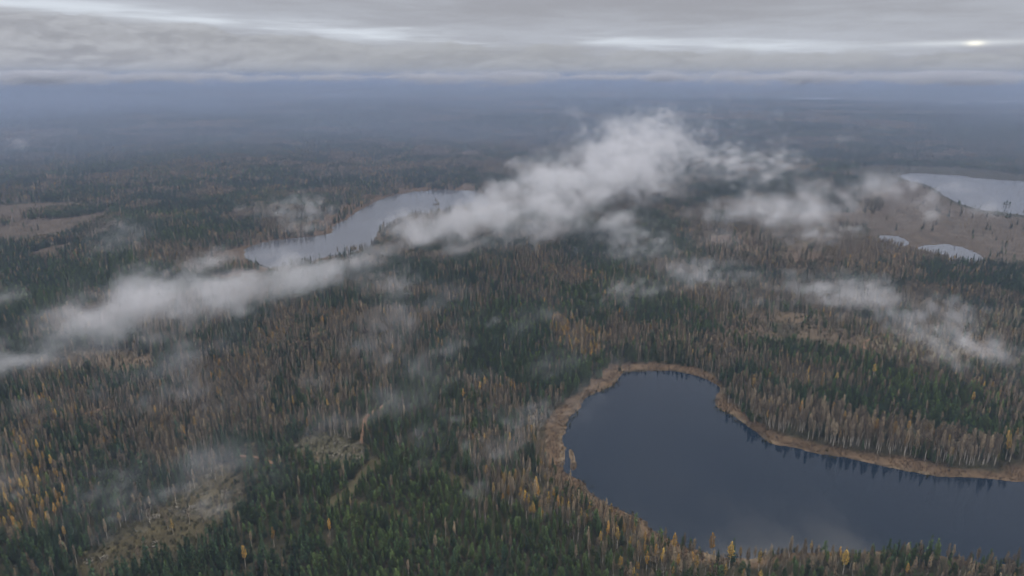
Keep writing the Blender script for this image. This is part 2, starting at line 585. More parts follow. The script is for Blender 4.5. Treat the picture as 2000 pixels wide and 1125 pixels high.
M_TWIG = plant_mat('birch_twigs', (0.235, 0.182, 0.122), (0.41, 0.33, 0.215), 0.5, (0.25, 0.215, 0.155))
M_GOLD = plant_mat('golden_leaves', (0.50, 0.30, 0.085), (0.60, 0.44, 0.12), 0.4, (0.33, 0.23, 0.11))
M_PINE = plant_mat('pine_needles', (0.066, 0.112, 0.046), (0.150, 0.205, 0.072), 0.45, (0.056, 0.105, 0.060))
M_SPRUCE = plant_mat('spruce_needles', (0.048, 0.088, 0.050), (0.090, 0.135, 0.062), 0.5, (0.048, 0.092, 0.064))
M_BARKW = bark_mat('birch_bark', (0.74, 0.67, 0.56), (0.50, 0.43, 0.34))
M_BARKP = bark_mat('pine_bark', (0.17, 0.10, 0.06), (0.26, 0.15, 0.08))
M_REED = plant_mat('reed_stalks', (0.15, 0.10, 0.058), (0.22, 0.155, 0.09), 0.5, (0.13, 0.085, 0.05))
M_SHRUB = plant_mat('shrub_leaves', (0.10, 0.088, 0.048), (0.17, 0.15, 0.075), 0.6, (0.075, 0.095, 0.042))
M_SLASH = bark_mat('cut_wood', (0.34, 0.31, 0.25), (0.20, 0.18, 0.14), 2.0)


def ground_material():
    m, T = mat('ground_cover')
    at_ = T.n('ShaderNodeAttribute', attribute_name='zone')
    tc = T.n('ShaderNodeTexCoord').outputs['Object']
    n1 = T.noise(tc, 0.045, 6, 0.62)
    n2 = T.noise(tc, 0.22, 6, 0.7)
    n3 = T.noise(tc, 0.006, 5, 0.6)
    k = T.m('ADD', T.m('MULTIPLY', n1, 1.4), T.m('MULTIPLY', n2, 1.4))
    k = T.m('SUBTRACT', k, 0.42)
    c = T.vm('SCALE', at_.outputs['Color'], scale=k)
    c = T.mix(T.m('MULTIPLY', T.step(n3, 0.45, 0.65), 0.30), c, col(0.075, 0.060, 0.040))
    bmp = T.n('ShaderNodeBump')
    bmp.inputs['Strength'].default_value = 0.7
    bmp.inputs['Distance'].default_value = 0.5
    T.put(bmp.inputs['Height'], T.m('ADD', n2, T.m('MULTIPLY', n1, 2.0)))
    principled(T, c, 0.95, 0.1, bmp.outputs[0])
    return m


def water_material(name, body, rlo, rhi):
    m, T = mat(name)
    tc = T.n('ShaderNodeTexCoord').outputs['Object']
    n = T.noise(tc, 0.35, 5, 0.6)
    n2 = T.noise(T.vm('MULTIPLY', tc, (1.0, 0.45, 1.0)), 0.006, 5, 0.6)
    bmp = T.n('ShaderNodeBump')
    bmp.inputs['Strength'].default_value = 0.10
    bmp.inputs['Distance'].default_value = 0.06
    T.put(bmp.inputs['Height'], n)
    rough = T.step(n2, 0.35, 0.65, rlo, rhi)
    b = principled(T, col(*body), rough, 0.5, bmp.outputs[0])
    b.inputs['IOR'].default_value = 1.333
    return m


def track_material():
    m, T = mat('bare_earth')
    tc = T.n('ShaderNodeTexCoord').outputs['Object']
    n = T.noise(tc, 0.3, 5, 0.65)
    principled(T, T.mix(T.step(n, 0.3, 0.7), col(0.13, 0.078, 0.048), col(0.23, 0.145, 0.09)), 0.95, 0.1)
    return m


M_GROUND, M_WATER, M_TRACK = ground_material(), water_material('lake_water', (0.005, 0.014, 0.026), 0.02, 0.20), track_material()
M_SHEENWATER = water_material('painted_sheen_water', (0.085, 0.088, 0.096), 0.08, 0.25)  # rippled; pale body colour paints in the sky's reflection on farther water

# ----------------------------------------------------------------------------
# ground: one sheet to the horizon, fan-shaped so that it is finest nearby
# ----------------------------------------------------------------------------


def zone_colors(P, wd):
    n = len(P)
    c = np.tile(np.array([0.042, 0.040, 0.024]), (n, 1))
    r = np.hypot(P[:, 0], P[:, 1])
    big = vnoise(P, 600.0, 4, .55, 21)
    # far away the canopy itself is what the sheet stands for
    canopy = np.stack([0.050 + 0.060 * ss(big, .5, .68), 0.072 + 0.020 * ss(big, .5, .66), 0.054 + 0.012 * ss(big, .5, .66)], 1)
    f = ss(r, 3500, 6000)[:, None]
    c = c * (1 - f) + canopy * f

    def blend(mask, colr):
        mk = mask[:, None]
        c[:] = c * (1 - mk) + np.array(colr) * mk
    edge = (vnoise(P, 22.0, 3, .6, 9) - .5) * 14
    for V in SPARSE:
        s = sdist(P, V, 120.0) + edge * 2.5
        blend(ss(-s, -12, 14) * ss(vnoise(P, 70, 3, .6, 71), .36, .56), (0.125, 0.094, 0.062))
    for i, V in enumerate(CLEAR):
        s = sdist(P, V, 80.0) + edge * 1.6
        blend(ss(-s, -6, 9) * (.55 + .6 * vnoise(P, 12, 3, .6, 70)).clip(0, 1), .62 * np.array([(0.125, 0.105, 0.055), (0.145, 0.135, 0.080), (0.27, 0.25, 0.14), (0.27, 0.23, 0.15), (0.19, 0.135, 0.09),
                              (0.22, 0.14, 0.095), (0.20, 0.14, 0.095), (0.16, 0.145, 0.08), (0.15, .11, .08), (0.2, 0.14, 0.1), (0.24, .15, .08), (0.10, .10, .05)][i]))
    for V in BOGS:
        s = sdist(P, V, 150.0) + edge * 1.6
        blend(ss(-s, -8, 10), (0.088, 0.069, 0.050))
        blend(ss(-s, -8, 10) * ss(vnoise(P * [1, .5], 60, 3, .6, 5), .5, .7) * .6, (0.075, 0.06, 0.042))
    for V, w in ((BELT, 4.0), (BELT2, 10.0)):
        s = sdist(P, V, 150.0) + edge * 1.2
        t = vnoise(P, 26.0, 4, .6, 13)[:, None]
        if V is BELT2:
            s = s + 22.0
            t = t * .18
        cc = np.array([0.080, 0.054, 0.032]) * (1 - t) + np.array([0.185, 0.125, 0.076]) * t
        mk = ss(-s, -w, w)[:, None]
        c[:] = c * (1 - mk) + cc * mk
    # paler drowned reed right at the water's edge, dark mud here and there
    rim = ss(-np.abs(wd - 1.5), -4.0, 0.0) * ss(vnoise(P, 18, 3, .6, 31), .45, .6) * (r < 1200)
    blend(rim * .7, (0.19, 0.15, 0.10))
    rim = ss(-np.abs(wd - 1.0), -3.0, 0.0) * ss(vnoise(P, 15, 3, .6, 37), .5, .62) * (r < 1200)
    blend(rim * .8, (0.045, 0.035, 0.025))
    for L, w in LINES:
        d = ldist(P, L, 40.0)
        blend(ss(-d, -w * 1.3, -w * .4) * .9, (0.085, 0.075, 0.040))
    blend(ss(-wd, 0.0, 3.0), (0.03, 0.028, 0.022))
    return c


def build_ground():
    nc, nr = 760, 640
    ang = np.linspace(-math.radians(52), math.radians(52), nc)
    t = np.linspace(0, 1, nr)
    # rows even in picture height down to the horizon, then a few far rows
    dep0, dep1 = math.radians(58), math.radians(1.1)
    dep = dep0 * (1 - t) + dep1 * t
    r = CAM_Z / np.tan(dep)
    r = np.concatenate([r, [15000, 17500, 21000, 26000, 34000, 48000, 70000]])
    nr = len(r)
    A, R = np.meshgrid(ang, r)
    P = np.stack([(R * np.sin(A)).ravel(), (R * np.cos(A)).ravel()], 1)
    wd = water_dist(P)
    z = height(P, wd)
    i = np.arange(nr - 1)[:, None] * nc + np.arange(nc - 1)[None, :]
    F = np.stack([i, i + 1, i + nc + 1, i + nc], -1).reshape(-1, 4)
    # the sheet closes behind the camera with a coarse skirt
    me = mesh('ground', np.column_stack([P, z]), F, [M_GROUND], True)
    ca = me.attributes.new('zone', 'FLOAT_COLOR', 'POINT')
    c = zone_colors(P, wd)
    ca.data.foreach_set('color', np.column_stack([c, np.ones(len(c))]).ravel())
    o = obj('ground', me)
    tag(o, kind='structure')
    return o


build_ground()


def flat_poly(name, V, z, m, grow=0.0):
    c = V.mean(0)
    if grow:
        # push every corner outwards along its normal so the sheet runs on under the bank
        e = np.roll(V, -1, 0) - np.roll(V, 1, 0)
        nrm = np.stack([e[:, 1], -e[:, 0]], 1)
        nrm /= np.linalg.norm(nrm, axis=1)[:, None] + 1e-9
        area = 0.5 * np.sum(V[:, 0] * np.roll(V[:, 1], -1) - V[:, 1] * np.roll(V[:, 0], -1))
        V = V + nrm * grow * (1 if area > 0 else -1)
    me = bpy.data.meshes.new(name)
    me.from_pydata([(p[0], p[1], z) for p in V], [], [list(range(len(V)))])
    me.materials.append(m)
    me.update()
    if me.polygons[0].normal.z < 0:
        me.flip_normals()
    o = obj(name, me)
    tag(o, kind='structure')
    return o


WZ = 0.0
flat_poly('lake', LAKE, WZ, M_WATER, 9)
flat_poly('lake', LAKE2, WZ, M_SHEENWATER, 9)
flat_poly('lake', LAKE3, WZ, M_SHEENWATER, 9)
flat_poly('pond', POND, WZ, M_SHEENWATER, 6)
flat_poly('pond', POND2, WZ, M_SHEENWATER, 6)
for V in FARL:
    flat_poly('lake', V, 0.6, M_SHEENWATER, 45)


def strip(name, L, w):
    """a bare earth track laid over the ground"""
    pts = [L[0]]
    for a, b in zip(L[:-1], L[1:]):
        n = max(1, int(np.hypot(*(b - a)) / 3))
        pts += [a + (b - a) * k / n for k in range(1, n + 1)]
    pts = np.array(pts)
    for _ in range(4):
        pts[1:-1] = (pts[:-2] + pts[1:-1] * 2 + pts[2:]) / 4
    d = np.gradient(pts, axis=0)
    nrm = np.stack([-d[:, 1], d[:, 0]], 1)
    nrm /= np.linalg.norm(nrm, axis=1)[:, None]
    wv = w * (0.6 + 0.8 * vnoise(pts, 9, 2, .5, 3))[:, None]
    cols = [pts + nrm * wv * k for k in (-.5, 0, .5)]
    V = np.concatenate(cols)
    z = height(V) + 0.35
    n = len(pts)
    i = np.arange(n - 1)
    F = np.concatenate([np.stack([i + k * n, i + 1 + k * n, i + 1 + (k + 1) * n, i + (k + 1) * n], 1) for k in (0, 1)])
    o = obj(name, mesh(name, np.column_stack([V, z]), F[:, ::-1], [M_TRACK]))
    tag(o, kind='structure')


strip('track', LINES[0][0], 3.2)
strip('track', LINES[2][0], 3.5)
strip('track', LINES[3][0], 3.0)
strip('track', LINES[4][0], 3.0)
strip('track', LINES[10][0], 2.5)

# ----------------------------------------------------------------------------
# trees
# ----------------------------------------------------------------------------


def tube(pts, rad, sides=5):
    V, F = [], []
    for k, (p, r) in enumerate(zip(pts, rad)):
        for s in range(sides):
            a = 2 * math.pi * s / sides
            V.append((p[0] + r * math.cos(a), p[1] + r * math.sin(a), p[2]))
        if k:
            b = (k - 1) * sides
            for s in range(sides):
                F.append((b + s, b + (s + 1) % sides, b + sides + (s + 1) % sides, b + sides + s))
    return V, F


def leaves(rng, n, prof, z0, z1, size, droop=0.0, up=0.5, shell=0.38):
    """n small leaf or twig faces spread through a crown; prof(t) = crown radius at height fraction t"""
    V = np.zeros((n * 4, 3))
    t = rng.random(n * 3)
    w = np.array([prof(k) for k in t]) + .05
    t = t[rng.random(n * 3) < (w / w.max())][:n]
    while len(t) < n:
        t = np.append(t, rng.random())
    a = rng.random(n) * 2 * math.pi
    clump = 0.88 + 0.25 * np.sin(a * 3 + t * 14 + rng.random() * 6) * np.sin(t * 9 + rng.random() * 6)
    rr = np.array([prof(k) for k in t]) * (rng.random(n) ** shell) * clump
    cx, cy_, cz = rr * np.cos(a), rr * np.sin(a), z0 + t * (z1 - z0) - droop * rr
    s = size * (0.6 + 0.8 * rng.random(n))
    # long axis leans outwards and up, short axis random
    la = np.stack([np.cos(a) * (1 - up), np.sin(a) * (1 - up), np.full(n, up)], 1) + rng.normal(0, .35, (n, 3))
    la /= np.linalg.norm(la, axis=1)[:, None]
    rd = rng.normal(0, 1, (n, 3))
    sa = np.cross(la, rd)
    sa /= np.linalg.norm(sa, axis=1)[:, None]
    c = np.stack([cx, cy_, cz], 1)
    L = la * s[:, None]
    S = sa * s[:, None] * 0.45
    V[0::4] = c - L
    V[1::4] = c + S
    V[2::4] = c + L
    V[3::4] = c - S
    F = np.arange(n * 4).reshape(-1, 4)
    return V, F


def birch_trunk(rng, h, name):
    bend = rng.normal(0, .012, 2) * h
    pts, rad = [], []
    for k in range(6):
        t = k / 5
        pts.append((bend[0] * t * t, bend[1] * t * t, h * t * .97 - .5 * (k == 0)))
        rad.append(0.23 * (1 - t) + 0.04)
    V, F = tube(pts, rad)
    for _ in range(7):
        t = rng.uniform(.35, .85)
        a = rng.random() * 6.28
        L = (1 - t) * 3.6 + .6
        b0 = np.array([bend[0] * t * t, bend[1] * t * t, h * t])
        b1 = b0 + np.array([math.cos(a) * L * .5, math.sin(a) * L * .5, L * .9])
        v2, f2 = tube([b0, b1], [0.07, 0.02], 3)
        F += [tuple(i + len(V) for i in f) for f in f2]
        V += v2
    return mesh(name, V, F, [M_BARKW])


def birch_prof(t):
    return 1.9 * (min(1, t / .35) ** .7) * (max(0, 1 - t) ** .55) + .12


def make_birch(seed, golden):
    rng = np.random.default_rng(seed)
    h = rng.uniform(18, 21)
    tr = birch_trunk(rng, h, 'trunk')
    if golden:
        V, F = leaves(rng, 200, lambda t: birch_prof(t) * 1.05, h * .40, h * 1.0, .58, .1, .5)
        cr = mesh('crown', V, F, [M_GOLD])
    else:
        V, F = leaves(rng, 230, birch_prof, h * .38, h * 1.02, .66, .0, .62)
        # twigs: slimmer faces
        c = (V[0::4] + V[2::4]) / 2
        V[1::4] = c + (V[1::4] - c) * .7
        V[3::4] = c + (V[3::4] - c) * .7
        cr = mesh('crown', V, F, [M_TWIG])
    return tr, cr


def make_pine(seed):
    rng = np.random.default_rng(seed)
    h = rng.uniform(12, 15)
    V, F = tube([(0, 0, -.5), (rng.normal(0, .1), rng.normal(0, .1), h * .5), (0, 0, h * .96)], [.17, .12, .03])
    tr = mesh('trunk', V, F, [M_BARKP])
    w = rng.uniform(2.1, 2.6)
    V, F = leaves(rng, 170, lambda t: w * (min(1, t / .25) ** .6) * (max(0, 1 - t) ** .62) + .1, h * .16, h, .68, .15, .5, .45)
    return tr, mesh('crown', V, F, [M_PINE])


def make_spruce(seed):
    rng = np.random.default_rng(seed)
    h = rng.uniform(15, 20)
    V, F = tube([(0, 0, -.5), (0, 0, h * .5), (0, 0, h * .98)], [.19, .12, .03])
    tr = mesh('trunk', V, F, [M_BARKP])
    w = rng.uniform(2.0, 2.5)
    V, F = leaves(rng, 190, lambda t: w * (1 - t) ** .85 + .08, h * .07, h, .80, .35, .15, .45)
    return tr, mesh('crown', V, F, [M_SPRUCE])


KINDS = {
    'bare_birch': [make_birch(100 + k, False) for k in range(5)],
    'golden_birch': [make_birch(200 + k, True) for k in range(4)],
    'pine_tree': [make_pine(300 + k) for k in range(4)],
    'spruce_tree': [make_spruce(400 + k) for k in range(4)],
}
KLIST = list(KINDS)


def stand_plan(P):
    """kind index (-1 none) and size factor for every candidate spot"""
    n = len(P)
    wd = water_dist(P)
    u = RNG.random(n)
    v = RNG.random(n)
    n1 = vnoise(P, 130.0, 4, .6, 40)
    n2 = vnoise(P, 45.0, 3, .55, 41)
    n3 = vnoise(P, 500.0, 3, .5, 42)
    pb = np.clip(0.28 + (n1 - .5) * 2.4 + (n2 - .5) * 2.4 + (n3 - .5) * .6, .05, .92)     # share of birch
    pg = np.clip(0.060 + (n2 - .62) * .4, .006, .14)                    # share of the birches still golden
    dens = np.clip(0.84 + (n2 - .5) * 1.3, .30, .98)
    size = np.full(n, 1.0)
    spruce = np.clip(.5 + (vnoise(P, 200, 2, .5, 43) - .5) * 3, .1, .9)
    edge = (vnoise(P, 24.0, 3, .6, 44) - .5) * 26
    for V in BIRCH:
        k = ss(-(sdist(P, V, 60) + edge), -6, 6)
        share = .88 if V is BIRCH[0] or V is BIRCH[1] or V is BIRCH[2] or V is BIRCH[3] else (.42 if V is BIRCH[5] else .6)
        pb = pb * (1 - k) + np.clip(share + (n2 - .5) * 1.6, .1, .95) * k
        dens = dens * (1 - k) + .90 * k
    for V, gshare in GOLD:
        k = ss(-(sdist(P, V, 60) + edge), -6, 6)
        pg = pg * (1 - k) + gshare * k * (0.4 + 1.2 * n2)
    for V in CONIF:
        k = ss(-(sdist(P, V, 60) + edge), -6, 6)
        pb = pb * (1 - k) + .06 * k
        dens = dens * (1 - k) + 1.0 * k
    k = ss(-(sdist(P, PLANT, 60) + edge * .4), -4, 4)
    pb = pb * (1 - k) + (.015 + .12 * ss(n2, .55, .8)) * k
    spruce = spruce * (1 - k) + .08 * k
    size_con = 1.0 - .12 * k
    dens = dens * (1 - k) + 1.0 * k
    for V in SPARSE:
        k = ss(-(sdist(P, V, 60) + edge), -6, 6)
        dens = dens * (1 - k) + np.clip(.42 + (n2 - .5) * 2.4, .06, .9) * k
        pb = pb * (1 - k) + np.maximum(pb, .72) * k
    dens = np.where(sdist(P, LAKE3, 160) < 130, dens * .03, dens)
    for V in CLEAR:
        k = ss(-(sdist(P, V, 60) + edge * .8), -3, 5)
        dens = dens * (1 - k) + (.08 + .42 * ss(n2, .42, .62)) * k
        pb = pb * (1 - k) + .6 * k
    for V in BOGS:
        k = ss(-(sdist(P, V, 120) + edge), -8, 8)
        dens = dens * (1 - k) + .012 * k
    for V in BOG_WOODS:
        k = ss(-(sdist(P, V, 120) + edge), -5, 5)
        dens = dens * (1 - k) + .95 * k
    for V, lim in ((BELT, 60), (BELT2, 100)):
        k = ss(-(sdist(P, V, lim) + edge * .5), -3, 3)
        dens = dens * (1 - k) + (.004 if V is BELT else .55 * ss(n2, .40, .6)) * k
    # low woods come down to the water on the near side
    for L, w in LINES:
        d = ldist(P, L, 40)
        dens *= ss(d, w * .35, w * 1.05)
    dens[wd < 4] = 0
    kind = np.where(u < dens, 0, -1)
    isb = v < pb
    w2 = RNG.random(n)
    kind = np.where((kind >= 0) & isb, np.where(w2 < pg, 1, 0), kind)
    kind = np.where((kind >= 0) & ~isb, np.where(w2 < spruce, 3, 2), kind)
    sz = RNG.uniform(.62, 1.0, n)
    tall = np.full(n, .74)
    for V in (BIRCH[0], BIRCH[1], BIRCH[2]):
        tall = np.where(sdist(P, V, 60) < 0, 1.06 if V is BIRCH[0] else .88, tall)
    sz = np.where(kind < 2, sz * tall, sz)
    sz = np.where(kind >= 2, sz * size_con * RNG.uniform(.75, 1.1, n), sz)
    sz = np.where(kind == 1, sz * RNG.uniform(.75, 1.0, n), sz)
    inc = np.zeros(n, bool)
    for V in CLEAR[:2]:
        inc |= sdist(P, V, 60) < 0
    sz = np.where(inc & (kind >= 2), sz * .35, sz)
    return kind, sz


def grid_spots(r0, r1, step, half=47):
    a = math.radians(half)
    xs = np.arange(-r1 * math.sin(a), r1 * math.sin(a), step)
    ys = np.arange(r0 * math.cos(a) * .9, r1, step)
    X, Y = np.meshgrid(xs, ys)
    P = np.stack([X.ravel(), Y.ravel()], 1)
    P += RNG.uniform(-.48, .48, P.shape) * step
    r = np.hypot(P[:, 0], P[:, 1])
    m = (r >= r0) & (r < r1) & (np.abs(np.arctan2(P[:, 0], P[:, 1])) < a)
    return P[m]


P1 = grid_spots(255, 1700, 3.75)
k1, s1 = stand_plan(P1)
P2 = grid_spots(1700, 3600, 6.6, 42)
k2, s2 = stand_plan(P2)
# leave out what is wholly outside the frame at the sides and below
def in_view(P, mx, my):
    x, y = to_px(P[:, 0], P[:, 1], np.zeros(len(P)))
    return (x > -mx) & (x < 2000 + mx) & (y < 1125 + my)


m = (k1 >= 0) & in_view(P1, 260, 330)
P1, k1, s1 = P1[m], k1[m], s1[m]
m = (k2 >= 0) & in_view(P2, 120, 100)
P2, k2, s2 = P2[m], k2[m], s2[m]
z1 = height(P1)
z2 = height(P2)

# golden trees that stand out one by one: (x, y of the foot in the photograph, size, label)
LONE = [
    (1646, 1122, .95, 1.5, 'broad bright golden birch on the near shore below the lake, the largest golden crown there'),
    (1562, 822, 1.0, 1.15, 'single orange golden birch among bare birches on the far lake shore'),
    (480, 1110, .9, 1.1, 'orange leaved birch standing alone near the bottom of the forest left of the pine plantation'),
    (536, 1070, .8, 1.0, 'slim yellow birch among dark conifers a little above the orange one'),
    (384, 852, 1.0, 1.0, 'slim orange birch standing alone in dark forest in the left half'),
    (905, 786, .75, 1.2, 'small golden birch alone among conifers left of the lake belt'),
    (433, 786, .8, 1.1, 'small yellow green birch alone in dark forest under the left fog bank'),
    (236, 1030, .6, 1.4, 'small rounded yellow tree at the left edge of the grassy clearing'),
    (129, 1058, .65, 1.1, 'small bright yellow tree in dark conifers near the bottom left corner'),
    (111, 1018, .75, 1.1, 'orange birch just right of the golden stand at the left edge'),
    (1388, 1092, 1.05, 1.25, 'tall yellow green birch at the tip of the birch stand by the near shore'),
    (1424, 1110, 1.0, 1.4, 'golden birch with a full crown right of a gap on the near shore'),
    (1481, 1116, .8, 1.2, 'rusty golden birch on the near shore between the two brightest crowns'),
    (1632, 752, .7, 1.5, 'pale yellow green round tree in the forest behind the far shore'),
    (1502, 746, .6, 1.3, 'small pale yellow green tree behind the far shore birches'),
    (1705, 738, .8, 1.5, 'orange brown broad tree in fading forest behind the far shore'),
    (1772, 850, .75, 1.3, 'yellow birch at the back of the right far shore birch belt'),
    (1776, 832, .75, .9, 'slender golden birch just behind another at the right far shore belt'),
    (1820, 862, .7, 1.1, 'small yellow green birch in front of dark conifers on the right shore'),
    (1898, 792, .7, 1.6, 'dull orange round tree in the hazy wood at the right'),
    (1315, 1085, .9, 1.2, 'golden birch near the lake end of the near shore birch stand'),
    (1205, 1072, .85, 1.2, 'bright yellow birch in the middle of the near shore birch stand'),
    (645, 1050, .8, 1.0, 'pale orange birch at the left edge of the pine plantation'),
    (1262, 1118, .8, 1.1, 'deep golden birch at the bottom edge among bare birches'),
]
rootcount = 0


def plant(kind, variant, x, y, z, s, rz, label, group=None, broad=1.0):
    names = {'bare_birch': 'birch tree', 'golden_birch': 'birch tree', 'pine_tree': 'pine tree', 'spruce_tree': 'spruce tree'}
    e = bpy.data.objects.new(kind, None)
    e.empty_display_size = 1
    e.location = (x, y, z)
    e.rotation_euler = (0, 0, rz)
    e.scale = (s * broad, s * broad, s)
    C.objects.link(e)
    tr, cr = KINDS[kind][variant]
    obj('trunk', tr, e)
    obj('crown', cr, e)
    tag(e, label, names[kind], group)
    return e


lone_xy = []
for i, (px, py, s, broad, lab) in enumerate(LONE):
    x, y = at(px, py)
    P = np.array([[float(x), float(y)]])
    z = float(height(P)[0])
    x, y = at(px, py, z)
    lone_xy.append((float(x), float(y)))
    plant('golden_birch', i % 4, float(x), float(y), z, s * .85, i * 1.3, lab, 'golden birches standing out singly', broad)
lone_xy = np.array(lone_xy)
# trees on the two islets
for i, (px, py, kd, s, lab) in enumerate([
        (847, 399.6, 'spruce_tree', .35, 'low spruce at the left end of the islet in the curved lake'),
        (853, 398.8, 'spruce_tree', .5, 'tallest spruce on the islet in the curved lake'),
        (857, 399.6, 'pine_tree', .45, 'low pine at the right end of the islet in the curved lake'),
        (1961, 400.2, 'pine_tree', .6, 'low pine at the left end of the islet in the right hand lake'),
        (1966, 399.4, 'pine_tree', .7, 'pine in the middle of the islet in the right hand lake'),
        (1972, 400.2, 'pine_tree', .6, 'low pine at the right end of the islet in the right hand lake')]):
    x, y = at(px, py, .3)
    plant(kd, i % 4, float(x), float(y), .2, s, i * 1.1, lab, 'trees on the islets', 1.6)
# clear a little room in front of each
dmin = np.full(len(P1), 1e9)
for x, y in lone_xy:
    toward = 1 - 7.0 / math.hypot(x, y)
    dmin = np.minimum(dmin, np.minimum(np.hypot(P1[:, 0] - x, P1[:, 1] - y), np.hypot(P1[:, 0] - x * toward, P1[:, 1] - y * toward) * .8))
m = dmin > 3.6
P1, k1, s1, z1 = P1[m], k1[m], s1[m], z1[m]

# where each of the nearest trees stands, in words
PLACES = [
    (lambda px, py: (px > 1180) & (px < 1330) & (py > 1000), 'in the birch stand left of the lake foot'),
    (lambda px, py: (px >= 1330) & (px < 1480) & (py > 1000), 'at the tip of the birch stand by the lake'),
    (lambda px, py: (px >= 1480) & (px < 1740), 'on the near shore beside the broad golden birch'),
    (lambda px, py: (px >= 1740), 'on the near shore in the bottom right corner'),
    (lambda px, py: (px > 940) & (px <= 1180) & (py > 900), 'along the pine plantation edge towards the lake'),
    (lambda px, py: (px > 760) & (px <= 940) & (py > 900), 'in the middle of the pine plantation'),
    (lambda px, py: (px > 600) & (px <= 760) & (py > 900), 'at the left end of the pine plantation'),
    (lambda px, py: (px > 450) & (px <= 600), 'around the lone orange birch left of the plantation'),
    (lambda px, py: (px > 330) & (px <= 450), 'between the grassy clearing and the lone orange birch'),
    (lambda px, py: (px > 130) & (px <= 330), 'around the grassy clearing at bottom left'),
    (lambda px, py: (px <= 130) & (py > 1040), 'in the dark wood at the bottom left corner'),
    (lambda px, py: (px <= 130), 'in and around the golden stand at the left edge'),
]
LOOK = {
    'bare_birch': 'leafless pale trunked birch',
    'golden_birch': 'golden leaved birch',
    'pine_tree': 'rounded dark green pine',
    'spruce_tree': 'dark pointed spruce',
}
PX, PY = to_px(P1[:, 0], P1[:, 1], z1)
TX, TY = to_px(P1[:, 0], P1[:, 1], z1 + 14 * s1)
seen = (PX > -15) & (PX < 2015) & (TY < 1120)
rest = np.ones(len(P1), bool)
rdist = np.hypot(np.hypot(P1[:, 0], P1[:, 1]), CAM_Z)
for ki, kind in enumerate(KLIST):
    idx = np.where(seen & (k1 == ki))[0]
    size_px = s1[idx] / rdist[idx]
    idx = idx[np.argsort(-size_px)][:296 if kind != 'golden_birch' else 272]
    q_lo, q_hi = np.quantile(s1[idx], [.33, .67])
    for j in idx:
        place = 'in the forest above the plantation'
        for fn, words in PLACES:
            if fn(PX[j], PY[j]):
                place = words
                break
        size_word = 'tall ' if s1[j] > q_hi else ('low ' if s1[j] < q_lo else 'mid height ')
        lab_ = size_word + LOOK[kind] + ' ' + place
        plant(kind, int(RNG.integers(len(KINDS[kind]))), P1[j, 0], P1[j, 1], z1[j], s1[j], RNG.random() * 6.28,
              lab_, lab_)
    rest[idx] = False

# ----------------------------------------------------------------------------
# the rest of the forest: instances spread over points (one mass per kind)
# ----------------------------------------------------------------------------
lib = bpy.data.collections.new('tree_library')       # not linked to the scene: only a source for instances


def joined(kind, i):
    tr, cr = KINDS[kind][i]
    V, F, M, mats = [], [], [], []
    me = bpy.data.meshes.new(kind + '_whole')
    import bmesh
    bm = bmesh.new()
    bm.from_mesh(tr)
    for f in bm.faces:
        f.material_index = 0
    n = len(bm.faces)
    bm.from_mesh(cr)
    bm.faces.ensure_lookup_table()
    for f in bm.faces[n:]:
        f.material_index = 1
    bm.to_mesh(me)
    bm.free()
    me.materials.append(tr.materials[0])
    me.materials.append(cr.materials[0])
    return me


def scatter(name, P, z, s, rz, meshes, label, cat, broad=1.0, seed=0):
    """one object whose points each carry a tree of one of the given shapes"""
    me = bpy.data.meshes.new(name)
    n = len(P)
    me.vertices.add(n)
    me.vertices.foreach_set('co', np.column_stack([P, z]).ravel())
    a = me.attributes.new('size', 'FLOAT_VECTOR', 'POINT')
    bb = np.broadcast_to(broad, n)
    a.data.foreach_set('vector', np.column_stack([s * bb, s * bb, s]).ravel())
    a = me.attributes.new('turn', 'FLOAT', 'POINT')
    a.data.foreach_set('value', np.asarray(rz, float))
    a = me.attributes.new('pick', 'INT', 'POINT')
    a.data.foreach_set('value', np.random.default_rng(seed).integers(0, len(meshes), n).astype(np.int32))
    o = obj(name, me)
    for m_ in meshes[0].materials:
        me.materials.append(m_)
    col_ = bpy.data.collections.new(name + '_shapes')
    for k, mm in enumerate(meshes):
        q = bpy.data.objects.new('%s_shape_%d' % (name, k), mm)
        col_.objects.link(q)
    g = bpy.data.node_groups.new(name, 'GeometryNodeTree')
    g.interface.new_socket('Geometry', in_out='INPUT', socket_type='NodeSocketGeometry')
    g.interface.new_socket('Geometry', in_out='OUTPUT', socket_type='NodeSocketGeometry')
    N = g.nodes
    gi, go = N.new('NodeGroupInput'), N.new('NodeGroupOutput')
    ip = N.new('GeometryNodeInstanceOnPoints')
    ci = N.new('GeometryNodeCollectionInfo')
    ci.inputs['Collection'].default_value = col_
    ci.inputs['Separate Children'].default_value = True
    ci.inputs['Reset Children'].default_value = True

    def attr(nm, dt):
        q = N.new('GeometryNodeInputNamedAttribute')
        q.data_type = dt
        q.inputs['Name'].default_value = nm
        return next(x for x in q.outputs if x.enabled and x.name == 'Attribute')
    L = g.links
    cx = N.new('ShaderNodeCombineXYZ')
    L.new(attr('turn', 'FLOAT'), cx.inputs['Z'])
    e2r = N.new('FunctionNodeEulerToRotation')
    L.new(cx.outputs[0], e2r.inputs[0])
    L.new(gi.outputs[0], ip.inputs['Points'])
    L.new(ci.outputs[0], ip.inputs['Instance'])
    ip.inputs['Pick Instance'].default_value = True
    L.new(attr('pick', 'INT'), ip.inputs['Instance Index'])
    L.new(e2r.outputs[0], ip.inputs['Rotation'])
    L.new(attr('size', 'FLOAT_VECTOR'), ip.inputs['Scale'])
    L.new(ip.outputs[0], go.inputs[0])
    md = o.modifiers.new('scatter', 'NODES')
    md.node_group = g
    tag(o, label, cat, kind='stuff')
    return o


